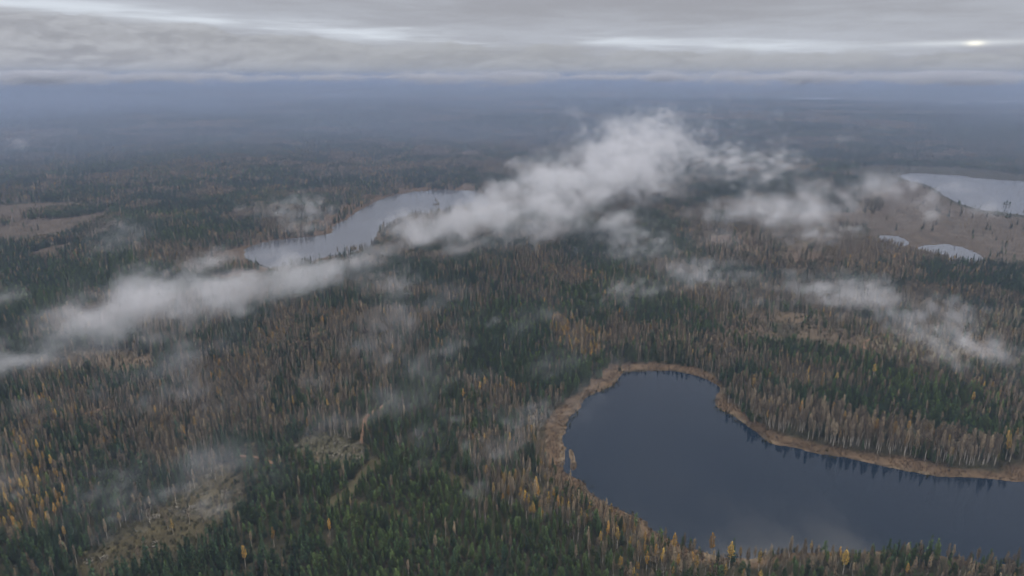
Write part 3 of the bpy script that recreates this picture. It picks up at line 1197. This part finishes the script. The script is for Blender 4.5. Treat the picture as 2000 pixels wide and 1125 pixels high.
WHOLE = {k: [joined(k, i) for i in range(len(KINDS[k]))] for k in KLIST}
MASS = {'bare_birch': 'mass of leafless brown birches filling the forest behind the nearest trees',
        'golden_birch': 'scattered golden birches beyond the nearest trees',
        'pine_tree': 'mass of dark green pines filling the forest and plantation',
        'spruce_tree': 'mass of dark spruces filling the forest towards the haze'}
for ki, kind in enumerate(KLIST):
    a = rest & (k1 == ki)
    b = k2 == ki
    P = np.concatenate([P1[a], P2[b]])
    z = np.concatenate([z1[a], z2[b]])
    s = np.concatenate([s1[a], s2[b] * 1.05])
    br = np.concatenate([np.ones(a.sum()), np.full(b.sum(), 1.45)])
    scatter(kind + '_forest', P, z, s, RNG.random(len(P)) * 6.28, WHOLE[kind], MASS[kind], 'forest', br, ki)


# far woods: low-detail clumps of a dozen trees
def make_clump(seed, share):
    rng = np.random.default_rng(seed)
    Vs, Fs, mi = [], [], []
    n0 = 0
    for _ in range(26):
        x, y = rng.uniform(-15, 15, 2)
        isb = rng.random() < share
        h = rng.uniform(10, 19)
        w = rng.uniform(1.8, 2.6)
        V, F = leaves(rng, 12, lambda t: w * (1 - t) ** .6 + .3, h * .2, h, 2.0, .1, .6)
        V[:, 0] += x
        V[:, 1] += y
        Vs.append(V)
        Fs.append(F + n0)
        n0 += len(V)
        mi += [0 if isb else 1] * len(F)
    me = mesh('tree_clump', np.concatenate(Vs), np.concatenate(Fs), [M_TWIG, M_SPRUCE])
    me.polygons.foreach_set('material_index', np.array(mi, np.int32))
    return me


P3 = grid_spots(3600, 8200, 33, 40)
bigs = vnoise(P3, 600.0, 4, .55, 21)
wd3 = water_dist(P3)
dens3 = np.ones(len(P3))
for V in BOGS + CLEAR:
    dens3[sdist(P3, V, 100) < 0] = 0
for V in FARL:
    c_ = V.mean(0)
    dens3[(np.abs(P3[:, 0] - c_[0] * P3[:, 1] / c_[1]) < np.ptp(V[:, 0]) * .5) & (P3[:, 1] < c_[1]) & (P3[:, 1] > c_[1] - 1100)] = 0
m = (wd3 > 22) & (dens3 > 0) & (RNG.random(len(P3)) < .93)
P3, bigs = P3[m], bigs[m]
z3 = height(P3)
isb = RNG.random(len(P3)) < ss(bigs, .52, .72)
scatter('far_birch_wood', P3[isb], z3[isb], RNG.uniform(.8, 1.15, isb.sum()), RNG.random(isb.sum()) * 6.28,
        [make_clump(500 + k, .8) for k in range(4)], 'far brown birch woods fading into the haze', 'forest', 1.2, 9)
scatter('far_spruce_wood', P3[~isb], z3[~isb], RNG.uniform(.8, 1.15, (~isb).sum()), RNG.random((~isb).sum()) * 6.28,
        [make_clump(600 + k, .12) for k in range(4)], 'far dark conifer woods fading into the haze', 'forest', 1.2, 10)

# ----------------------------------------------------------------------------
# reeds, shrubs, slash
# ----------------------------------------------------------------------------


def make_tuft(seed, m_, w, h, n, size):
    rng = np.random.default_rng(seed)
    V, F = leaves(rng, n, lambda t: w * (1 - .5 * t) + .02, 0, h, size, 0, .8)
    return mesh('tuft', V, F, [m_])


PB = grid_spots(330, 1050, 1.7, 44)
sb = sdist(PB, BELT, 20)
wdb = water_dist(PB)
m = ((sb < 2) & (wdb > .3)) & (vnoise(PB, 8, 3, .6, 50) > .42) & in_view(PB, 60, 60)
PB = PB[m]
scatter('reeds', PB, height(PB), RNG.uniform(.6, 1.3, len(PB)), RNG.random(len(PB)) * 6.28,
        [make_tuft(700 + k, M_REED, .7, .9, 12, .34) for k in range(3)], 'tawny dead reeds and sedge in a belt around the near lake', 'reeds', 1.0, 3)
# dark tussocks and shrubs at the water's edge
PW = grid_spots(330, 1050, 2.4, 44)
wdw = water_dist(PW)
m = (np.abs(wdw + 1.5) < 2.6) & (vnoise(PW, 30, 3, .6, 51) > .54) & in_view(PW, 60, 60)
PW = PW[m]
scatter('shore_tussocks', PW, np.maximum(height(PW), -0.1), RNG.uniform(.4, 1.4, len(PW)), RNG.random(len(PW)) * 6.28,
        [make_tuft(720 + k, M_SHRUB, .9, 1.2, 14, .5) for k in range(3)], 'dark tussocks scattered in the shallows along the lake edge', 'tussocks', 1.0, 4)
# undergrowth in the clearings and among the trees
PU = grid_spots(255, 900, 3.4, 46)
den = .25 + .0 * PU[:, 0]
for V in CLEAR:
    den = np.maximum(den, .75 * (sdist(PU, V, 20) < 2))
den[sdist(PU, BELT, 10) < 0] = .02
den[water_dist(PU) < 3] = 0
for L, w in LINES[:5]:
    den[ldist(PU, L, 20) < w * .6] = 0
m = (RNG.random(len(PU)) < den) & in_view(PU, 100, 150)
PU = PU[m]
scatter('undergrowth', PU, height(PU), RNG.uniform(.5, 1.5, len(PU)), RNG.random(len(PU)) * 6.28,
        [make_tuft(740 + k, M_SHRUB, 1.1, 1.6, 26, .42) for k in range(4)], 'low brown green undergrowth in clearings and between trees', 'undergrowth', 1.0, 5)


def make_slash(seed):
    rng = np.random.default_rng(seed)
    V, F = [], []
    for _ in range(5):
        a = rng.random() * 3.14
        L = rng.uniform(1.2, 4.0)
        c = rng.uniform(-2, 2, 2)
        d = np.array([math.cos(a), math.sin(a)]) * L / 2
        r = rng.uniform(.08, .22)
        nrm = np.array([-d[1], d[0]]) / (L / 2) * r
        zb, zt = .15, .15 + 2 * r
        b = len(V)
        for e in (-1, 1):
            p = c + d * e
            zz = rng.uniform(0, .5)
            V += [(*(p - nrm), zb + zz), (*(p + nrm), zb + zz), (*p, zt + zz)]
        F += [(b, b + 1, b + 4, b + 3), (b + 1, b + 2, b + 5, b + 4), (b + 2, b, b + 3, b + 5)]
    return mesh('slash', V, F, [M_SLASH])


PS = grid_spots(300, 700, 3.2, 44)
den = (sdist(PS, CLEAR[1], 20) < 0) * .30 * ss(vnoise(PS, 12, 2, .5, 60), .45, .6)
den = np.maximum(den, (sdist(PS, CLEAR[0], 20) < 0) * .4 * ss(vnoise(PS, 14, 2, .5, 61), .6, .7))
m = RNG.random(len(PS)) < den
PS = PS[m]
scatter('felled_branches', PS, height(PS), RNG.uniform(.6, 1.3, len(PS)), RNG.random(len(PS)) * 6.28,
        [make_slash(800 + k) for k in range(3)], 'pale felled branches lying in the cut patches', 'branches', 1.0, 6)

# ----------------------------------------------------------------------------
# air: haze, and the fog drifting over the forest
# ----------------------------------------------------------------------------


def haze():
    x0, x1, y0, y1, zb, zt = -62000, 62000, -2500, 72000, -45.0, CAM_Z + 34
    V = [(x, y, z) for z in (zb, zt) for y in (y0, y1) for x in (x0, x1)]
    F = [(0, 2, 3, 1), (4, 5, 7, 6), (0, 1, 5, 4), (1, 3, 7, 5), (3, 2, 6, 7), (2, 0, 4, 6)]
    m, T = mat('haze_air')
    pv = T.n('ShaderNodeVolumePrincipled')
    pv.inputs['Color'].default_value = col(0.41, 0.50, 0.69)
    pv.inputs['Density'].default_value = 1.0 / 7200.0
    pv.inputs['Anisotropy'].default_value = 0.1
    o = T.n('ShaderNodeOutputMaterial')
    T.put(o.inputs['Volume'], pv.outputs[0])
    ob = obj('haze', mesh('haze', V, F, [m]))
    tag(ob, kind='stuff')


haze()


def fog_material(name, density, tone=1.0):
    m, T = mat(name)
    vi = T.n('ShaderNodeVolumeInfo')
    pv = T.n('ShaderNodeVolumePrincipled')
    pv.inputs['Density Attribute'].default_value = ''
    pv.inputs['Color'].default_value = col(0.97 * tone, 0.97 * tone, 0.985 * tone)
    T.put(pv.inputs['Density'], T.m('MULTIPLY', vi.outputs['Density'], density))
    pv.inputs['Anisotropy'].default_value = 0.0
    o = T.n('ShaderNodeOutputMaterial')
    T.put(o.inputs['Volume'], pv.outputs[0])
    return m


FOG_MAT = {}


def fog(name, lobes, z, density, label, cat, voxel=5.0, nscale=55.0, hi_t=.655, span=.205, gain=13.0, thick=0.95, group=None, seed=0, kind=None, wind=None, rough=.68, tone=1.0, boost=1.0, szmax=None, ztop=6.0):
    """a drifting bank of fog. lobes: (px, py, half width px, half height px, strength) as seen in the
    photograph, set down at level z; half height in the picture is taken up by depth and thickness."""
    L = []
    for (px, py, w, h, st) in lobes:
        x, y = at(px, py, z)
        x, y = float(x), float(y)
        R = math.hypot(math.hypot(x, y), CAM_Z - z)
        sx = w * R / FPX
        dep = math.asin((CAM_Z - z) / R)
        tk = thick * float(np.interp(math.degrees(dep), [4, 12, 25], [1.0, .75, .45]))
        hh = h * R / FPX                       # seen half height in metres across the line of sight
        lim_ = szmax if szmax else max(CAM_Z - z, 6) * .6
        sz = max(min(hh * tk, z * .7, lim_), 4.0)
        sy = math.sqrt(max(hh * hh - (sz * math.cos(dep)) ** 2, (hh * .3) ** 2)) / max(math.sin(dep), .10)
        sy = min(sy, sx * 1.0 + 12)
        L.append((x, y, sx, sy, sz, st * boost))
    A = np.array(L)
    cx, cyy = A[:, 0].mean(), A[:, 1].mean()
    if len(L) > 2:
        u, s_, vt = np.linalg.svd(A[:, :2] - [cx, cyy])
        d = vt[0]
        ang = math.atan2(d[1], d[0])
    else:
        ang = math.radians(wind if wind is not None else 50)
    ca, sa = math.cos(-ang), math.sin(-ang)
    vol = bpy.data.volumes.new(name)
    ob = obj(name, vol)
    ob.location = (cx, cyy, z)
    ob.rotation_euler = (0, 0, ang)
    md_ = fog_material(name + '_vapour', density, tone)
    vol.materials.append(md_)
    g = bpy.data.node_groups.new(name, 'GeometryNodeTree')
    g.interface.new_socket('Geometry', in_out='OUTPUT', socket_type='NodeSocketGeometry')
    T = NT(g)
    pos = T.n('GeometryNodeInputPosition').outputs[0]
    # warp for torn edges
    w1 = T.noise(T.vm('ADD', pos, (seed * 131.7, seed * 57.1, 5.0)), 1.0 / (nscale * 1.3), 4, .55, 0, True)
    wp = T.vm('ADD', pos, T.vm('MULTIPLY', T.vm('SUBTRACT', w1, (.5, .5, .5)), (nscale * 1.5, nscale * 1.5, nscale * .55)))
    nz = T.noise(T.vm('MULTIPLY', T.vm('ADD', wp, (seed * 71.3, seed * 23.9, 9.0)), (.50, 1.0, 1.25)), 1.0 / nscale, 7, rough, .6)
    S = None
    lo, hi = np.full(3, 1e9), np.full(3, -1e9)
    for (x, y, sx, sy, sz, st) in L:
        lx, ly = (x - cx) * ca - (y - cyy) * sa, (x - cx) * sa + (y - cyy) * ca
        # lobe axes stay with the line of sight: rotate the offset back
        rel = T.vm('SUBTRACT', wp, (lx, ly, 0.0))
        vr = T.n('ShaderNodeVectorRotate', rotation_type='Z_AXIS')
        T.put(vr.inputs['Vector'], rel)
        look = math.atan2(y, x) - math.pi / 2
        vr.inputs['Angle'].default_value = ang - look
        q = T.vm('MULTIPLY', vr.outputs[0], (1 / sx, 1 / sy, 1 / sz))
        e = T.m('MULTIPLY', T.m('EXPONENT', T.m('MULTIPLY', T.vm('DOT_PRODUCT', q, q), -1.0)), st)
        S = e if S is None else T.m('MAXIMUM', S, e)
        rr = max(sx, sy) * 1.35
        lo = np.minimum(lo, [lx - rr, ly - rr, -sz * 1.7])
        hi = np.maximum(hi, [lx + rr, ly + rr, sz * 1.7])
    lo -= nscale * .5
    hi += nscale * .5
    lo[2] = max(lo[2] + nscale * .4, 3 - z)
    hi[2] = min(hi[2] - nscale * .25, CAM_Z + ztop - z)
    S = T.m('MINIMUM', S, 1.45)
    lim = T.m('SUBTRACT', hi_t, T.m('MULTIPLY', S, span))
    over = T.m('SUBTRACT', nz, lim)
    dn = T.m('ADD', T.m('MULTIPLY', T.m('MAXIMUM', over, 0.0), gain), T.m('MULTIPLY', T.m('MAXIMUM', T.m('ADD', over, .08), 0.0), 1.6))
    dn = T.m('MULTIPLY', dn, T.step(S, .03, .25))
    # fade out at the faces of the box so no face shows
    sep = T.n('ShaderNodeSeparateXYZ')
    T.put(sep.inputs[0], pos)
    for k in range(3):
        f = [.04, .04, .12][k] * (hi[k] - lo[k])
        dn = T.m('MULTIPLY', dn, T.step(sep.outputs[k], lo[k], lo[k] + f))
        dn = T.m('MULTIPLY', dn, T.step(sep.outputs[k], hi[k] - f, hi[k], 1.0, 0.0))
    vc = T.n('GeometryNodeVolumeCube')
    T.put(vc.inputs['Density'], dn)
    vc.inputs['Background'].default_value = 0.0
    vc.inputs['Min'].default_value = tuple(lo)
    vc.inputs['Max'].default_value = tuple(hi)
    res = np.maximum(8, ((hi - lo) / voxel)).astype(int)
    res[2] = max(8, int((hi[2] - lo[2]) / min(voxel, 5.0)))
    for k, nm in enumerate(('Resolution X', 'Resolution Y', 'Resolution Z')):
        vc.inputs[nm].default_value = int(res[k])
    sm = T.n('GeometryNodeSetMaterial')
    sm.inputs['Material'].default_value = md_
    T.put(sm.inputs['Geometry'], vc.outputs[0])
    go = T.n('NodeGroupOutput')
    T.put(go.inputs[0], sm.outputs[0])
    md = ob.modifiers.new('fog', 'NODES')
    md.node_group = g
    tag(ob, label, cat, group, kind)
    return ob


# the long bank, in three joined stretches
fog('fog_bank', [(-60, 712, 100, 34, .95), (30, 702, 90, 34, .95), (110, 676, 90, 40, .8), (190, 634, 90, 52, .95), (290, 592, 110, 55, 1.05), (380, 566, 100, 44, 1.0),
                 (470, 556, 100, 36, .95), (560, 540, 95, 36, .95), (650, 528, 80, 34, .9), (420, 510, 60, 26, .6), (300, 545, 70, 30, .7), (720, 505, 60, 30, .7), (540, 505, 50, 18, .5), (160, 590, 40, 26, .6), (450, 600, 90, 26, .5), (240, 660, 90, 26, .5)],
    95, .0135, 'long pale fog bank low over the forest from left edge to curved lake', 'fog bank', 3.4, 26, seed=1, span=.235, boost=1.25, tone=.90)
fog('fog_bank', [(690, 512, 60, 26, .8), (745, 492, 60, 28, .8), (800, 474, 60, 32, .85), (900, 462, 80, 36, .8), (1000, 440, 110, 36, .7), (1150, 420, 110, 36, .65), (1060, 400, 100, 40, .7), (850, 445, 90, 50, .9), (930, 425, 100, 54, .95), (960, 395, 70, 44, .85), (1010, 388, 90, 60, 1.0), (1080, 345, 80, 48, .9), (1120, 365, 110, 60, 1.05),
                 (1200, 330, 110, 60, 1.2), (1240, 300, 90, 60, 1.2), (1285, 262, 60, 42, 1.0), (1300, 225, 34, 22, .7), (1330, 290, 60, 50, .7), (1160, 295, 60, 26, .7), (1220, 255, 50, 26, .8)],
    110, .0125, 'thick bright fog bank rising from the curved lake towards the horizon', 'fog bank', 4.2, 34, seed=2, span=.225, boost=1.15, tone=.90)

WISPS = [
    # lobes, level, density, label
    ([(1400, 310, 60, 30, .7), (1470, 325, 70, 34, .8), (1530, 305, 36, 24, .7)], 110, .012, 'ragged fog streak just right of the thick bright bank'),
    ([(1600, 375, 44, 18, .6), (1660, 368, 36, 18, .7)], 95, .006, 'faint fog patch left of the right hand lake'),
    ([(1470, 395, 34, 20, .8), (1515, 415, 34, 26, .9)], 100, .014, 'small curled fog puff above the brown openings'),
    ([(1360, 415, 34, 10, .7), (1400, 400, 30, 14, .8)], 100, .011, 'short fog streak slanting below the thick bright bank'),
    ([(1540, 465, 50, 14, .7), (1600, 458, 50, 14, .9), (1650, 446, 34, 10, .7)], 80, .012, 'thin flat fog streak left of the two small ponds'),
    ([(1200, 470, 60, 36, .6), (1260, 480, 60, 34, .85)], 90, .013, 'soft fog patch hanging under the thick bright bank'),
    ([(1215, 570, 40, 26, .8), (1270, 560, 40, 20, .7)], 70, .016, 'fog puff in the middle of the forest left of a larger patch'),
    ([(1340, 535, 50, 28, .8), (1390, 530, 56, 26, .9), (1440, 540, 50, 20, .6)], 75, .017, 'rounded fog patch in the middle of the forest'),
    ([(1560, 560, 60, 26, .7), (1640, 570, 66, 30, 1.0), (1700, 580, 60, 28, .9), (1480, 575, 50, 20, .5)], 75, .018, 'wide fog patch over brown birch forest at right'),
    ([(1770, 625, 60, 28, .8), (1850, 650, 66, 40, .9), (1920, 680, 60, 34, .8), (1990, 700, 60, 30, .6), (1860, 600, 60, 18, .6)], 70, .016, 'broad thin fog patch over the clearing at the right edge'),
    ([(540, 410, 50, 20, .8), (600, 405, 44, 24, .8), (600, 440, 40, 20, .7)], 85, .011, 'torn fog wisp over the far bank of the curved lake'),
    ([(740, 650, 60, 26, .7), (745, 690, 40, 34, .7), (790, 640, 50, 16, .6)], 60, .010, 'thin fog wisp over dark conifers in the centre'),
    ([(950, 620, 60, 14, .8), (860, 600, 60, 14, .5)], 60, .008, 'flat faint fog streak above the dark conifer stand'),
    ([(1060, 800, 50, 16, .9), (1000, 820, 50, 22, .9), (1100, 780, 30, 10, .6)], 45, .014, 'fog wisp reaching over the brown belt of the near lake'),
    ([(830, 845, 46, 24, .8), (880, 820, 44, 22, .7)], 42, .010, 'small fog wisp over the forest left of the near lake'),
    ([(950, 870, 50, 32, .8), (1000, 870, 40, 26, .8)], 42, .010, 'fog wisp hanging between the trees left of the lake belt'),
    ([(935, 955, 26, 30, .9)], 35, .010, 'tiny fog puff over the end of the forest ride'),
    ([(770, 552, 50, 28, .9), (720, 540, 40, 24, .6)], 65, .012, 'low fog puff below the curved lake'),
    ([(330, 775, 70, 24, .8), (400, 800, 60, 20, .6), (460, 775, 50, 22, .7)], 50, .010, 'thin fog streaks in the left half below the long bank'),
    ([(190, 950, 50, 40, .8), (240, 985, 50, 36, .8)], 35, .011, 'soft fog patch left of the grassy clearing'),
    ([(330, 975, 70, 30, .8), (420, 985, 60, 28, .8), (260, 1020, 60, 30, .6)], 30, .012, 'soft fog veil over the grassy clearing'),
    ([(5, 945, 30, 34, .9)], 40, .012, 'fog scrap at the left edge beside the golden stand'),
    ([(500, 925, 40, 22, .8), (470, 950, 30, 16, .6)], 35, .009, 'thin fog scrap right of the grassy clearing'),
    ([(1372, 215, 20, 12, .9), (1385, 205, 14, 8, .8)], 140, .008, 'small slanting fog scrap right of the bright bank top'),
    ([(1420, 190, 12, 14, .9), (1440, 180, 12, 8, .7)], 160, .007, 'tiny upright fog scrap close below the horizon clouds'),
    ([(1440, 240, 22, 12, .9)], 130, .007, 'tiny fog scrap between two others under the horizon'),
    ([(1500, 242, 44, 9, .9)], 125, .006, 'flat faint fog scrap under the horizon'),
    ([(1645, 272, 30, 12, .9)], 120, .008, 'short fog scrap above the right hand lake'),
    ([(1725, 253, 20, 10, .9)], 125, .006, 'tiny slanting fog scrap far out at right'),
    ([(40, 278, 34, 12, .9), (80, 262, 24, 8, .7)], 120, .007, 'small fog scrap far out at the left edge'),
    ([(290, 238, 20, 9, .9)], 130, .007, 'tiny fog scrap far out in the left haze'),
    ([(240, 455, 40, 24, .8), (215, 480, 36, 16, .7)], 80, .008, 'faint fog wisp over dark forest at left'),
    ([(22, 578, 22, 24, .9)], 70, .009, 'small fog curl at the left edge above the long bank'),
    ([(160, 580, 30, 22, .8)], 100, .012, 'fog tuft rising from the top of the long bank'),
    ([(1560, 350, 50, 20, .6), (1180, 500, 50, 26, .5)], 90, .006, 'barely visible veil of mist below the bright bank'),
]
for i, (lobes, z, dens, lab) in enumerate(WISPS):
    x, y = at(lobes[0][0], lobes[0][1], z)
    R = math.hypot(float(x), float(y))
    w = lobes[0][2] * R / FPX
    far_ = z >= 118
    lobes = [(a_, b_, c_ * (.9 if far_ else 1.25), d_ * (.9 if far_ else 1.3), e_) for (a_, b_, c_, d_, e_) in lobes]
    fog('fog_wisp', lobes, z, dens * (.8 if far_ else 1.35), lab, 'fog', voxel=float(np.clip(R / 160, 3.0, 16.0)), nscale=float(np.clip(w * .4, 9, 80)), hi_t=.665, span=.20,
        thick=.95, group='scraps of fog over the forest', seed=10 + i, wind=35 + 20 * random.random())

# torn foot of the low cloud bank in front of the horizon
lob = []
rr = random.Random(4)
xx = -60
while xx < 2080:
    hh_ = rr.uniform(4, 15)
    lob.append((xx, 150.2 + rr.uniform(-.4, .4), rr.uniform(45, 90), hh_, rr.uniform(.9, 1.35)))
    xx += rr.uniform(45, 80)
fog('low_cloud', lob, 252, .016, 'torn foot of the low grey cloud bank along the whole horizon', 'cloud', 8.0, 60, hi_t=.64, span=.21, thick=1.0, seed=77, szmax=38.0, ztop=28.0,
    kind='stuff', tone=.84)


def veil(name, x0, y0, x1, y1, z, thick, nscale, density, thr, label, seed):
    """a thin torn sheet of mist lying level over part of the forest (a box given by its ground corners)"""
    vol = bpy.data.volumes.new(name)
    ob = obj(name, vol)
    ob.location = ((x0 + x1) / 2, (y0 + y1) / 2, z)
    m = fog_material(name + '_vapour', density)
    vol.materials.append(m)
    g = bpy.data.node_groups.new(name, 'GeometryNodeTree')
    g.interface.new_socket('Geometry', in_out='OUTPUT', socket_type='NodeSocketGeometry')
    T = NT(g)
    hx, hy = (x1 - x0) / 2, (y1 - y0) / 2
    pos = T.n('GeometryNodeInputPosition').outputs[0]
    sp = T.vm('ADD', pos, (seed * 91.0, seed * 37.0, seed * 13.0))
    # turned and drawn out along the wind, which blows from lower left to upper right
    vr = T.n('ShaderNodeVectorRotate', rotation_type='Z_AXIS')
    T.put(vr.inputs['Vector'], sp)
    vr.inputs['Angle'].default_value = -math.radians(40)
    w1 = T.noise(vr.outputs[0], 1.0 / (nscale * 1.5), 4, .55, 0, True)
    wp = T.vm('ADD', vr.outputs[0], T.vm('MULTIPLY', T.vm('SUBTRACT', w1, (.5, .5, .5)), (nscale * 1.6, nscale * 1.6, nscale * .5)))
    n = T.noise(T.vm('MULTIPLY', wp, (.45, 1.0, 1.0)), 1.0 / nscale, 7, .62, .5)
    big = T.noise(T.vm('MULTIPLY', wp, (.6, 1.0, .0)), 1.0 / (nscale * 4.5), 2, .5)
    lim = T.m('SUBTRACT', thr, T.m('MULTIPLY', T.m('SUBTRACT', big, .5), .85))
    d = T.m('MULTIPLY', T.m('MAXIMUM', T.m('SUBTRACT', n, lim), 0.0), 12.0)
    sep = T.n('ShaderNodeSeparateXYZ')
    T.put(sep.inputs[0], pos)
    q = T.m('DIVIDE', sep.outputs[2], thick)
    d = T.m('MULTIPLY', d, T.m('EXPONENT', T.m('MULTIPLY', T.m('MULTIPLY', q, q), -1.0)))
    # round the sheet off well inside its box
    ex, ey = T.m('DIVIDE', sep.outputs[0], hx), T.m('DIVIDE', sep.outputs[1], hy)
    rr_ = T.m('ADD', T.m('POWER', T.m('ABSOLUTE', ex), 3.0), T.m('POWER', T.m('ABSOLUTE', ey), 3.0))
    d = T.m('MULTIPLY', d, T.step(rr_, .35, .95, 1.0, 0.0))
    d = T.m('MULTIPLY', d, T.step(T.m('ABSOLUTE', q), 1.3, 1.9, 1.0, 0.0))
    vc = T.n('GeometryNodeVolumeCube')
    T.put(vc.inputs['Density'], d)
    vc.inputs['Min'].default_value = (-hx, -hy, -thick * 2)
    vc.inputs['Max'].default_value = (hx, hy, thick * 2)
    vx = max(4.0, nscale / 9)
    vc.inputs['Resolution X'].default_value = int(2 * hx / vx)
    vc.inputs['Resolution Y'].default_value = int(2 * hy / vx)
    vc.inputs['Resolution Z'].default_value = max(8, int(4 * thick / min(vx, 5)))
    sm = T.n('GeometryNodeSetMaterial')
    sm.inputs['Material'].default_value = m
    T.put(sm.inputs['Geometry'], vc.outputs[0])
    go = T.n('NodeGroupOutput')
    T.put(go.inputs[0], sm.outputs[0])
    ob.modifiers.new(name, 'NODES').node_group = g
    tag(ob, label, 'mist', kind='stuff')


veil('mist_veil', -60, 700, 800, 1330, 78, 15, 42, .0085, .60, 'scattered thin mist over the brown woods between the near lake and the ponds', 1)
veil('mist_veil', 100, 1450, 760, 3500, 105, 24, 60, .0034, .61, 'pale torn mist over the far woods right of the bright fog bank', 2)
veil('mist_veil', -420, 310, 130, 760, 40, 9, 17, .0055, .595, 'thin mist hanging over the dark woods left of the near lake', 3)


def far_mist():
    """thin uneven mist that thickens with distance over the far forest"""
    vol = bpy.data.volumes.new('mist')
    ob = obj('mist', vol)
    m, T = mat('mist_vapour')
    vi = T.n('ShaderNodeVolumeInfo')
    pv = T.n('ShaderNodeVolumePrincipled')
    pv.inputs['Density Attribute'].default_value = ''
    pv.inputs['Color'].default_value = col(0.43, 0.515, 0.67)
    T.put(pv.inputs['Density'], T.m('MULTIPLY', vi.outputs['Density'], 1.0 / 2400.0))
    o = T.n('ShaderNodeOutputMaterial')
    T.put(o.inputs['Volume'], pv.outputs[0])
    vol.materials.append(m)
    g = bpy.data.node_groups.new('mist', 'GeometryNodeTree')
    g.interface.new_socket('Geometry', in_out='OUTPUT', socket_type='NodeSocketGeometry')
    T = NT(g)
    pos = T.n('GeometryNodeInputPosition').outputs[0]
    sep = T.n('ShaderNodeSeparateXYZ')
    T.put(sep.inputs[0], pos)
    n = T.noise(T.vm('MULTIPLY', pos, (.6, 1.0, 2.0)), 1 / 1700.0, 4, .55)
    d = T.step(n, .36, .64, .08, 1.8)
    d = T.m('MULTIPLY', d, T.step(sep.outputs[1], 820, 2500, 0, 1))
    d = T.m('MULTIPLY', T.m('MULTIPLY', d, T.step(sep.outputs[1], 4200, 8500, 1, .12)), T.step(sep.outputs[1], 12500, 14500, 1, 0))
    d = T.m('MULTIPLY', d, T.step(sep.outputs[0], 12000, 13800, 1, 0))
    d = T.m('MULTIPLY', d, T.step(sep.outputs[0], -13800, -12000, 0, 1))
    # more of it on the left
    d = T.m('MULTIPLY', d, T.step(T.m('DIVIDE', sep.outputs[0], sep.outputs[1]), -.5, .30, 1.3, .50))
    d = T.m('MULTIPLY', d, T.step(sep.outputs[2], 50, 170, 1, 0))
    vc = T.n('GeometryNodeVolumeCube')
    T.put(vc.inputs['Density'], d)
    vc.inputs['Min'].default_value = (-14000, 800, 2)
    vc.inputs['Max'].default_value = (14000, 14800, 262)
    vc.inputs['Resolution X'].default_value = 200
    vc.inputs['Resolution Y'].default_value = 100
    vc.inputs['Resolution Z'].default_value = 12
    sm = T.n('GeometryNodeSetMaterial')
    sm.inputs['Material'].default_value = m
    T.put(sm.inputs['Geometry'], vc.outputs[0])
    go = T.n('NodeGroupOutput')
    T.put(go.inputs[0], sm.outputs[0])
    ob.modifiers.new('mist', 'NODES').node_group = g
    tag(ob, 'thin blue grey mist lying over the far forest towards the horizon', 'mist', kind='stuff')


far_mist()
print('objects', len(bpy.data.objects))
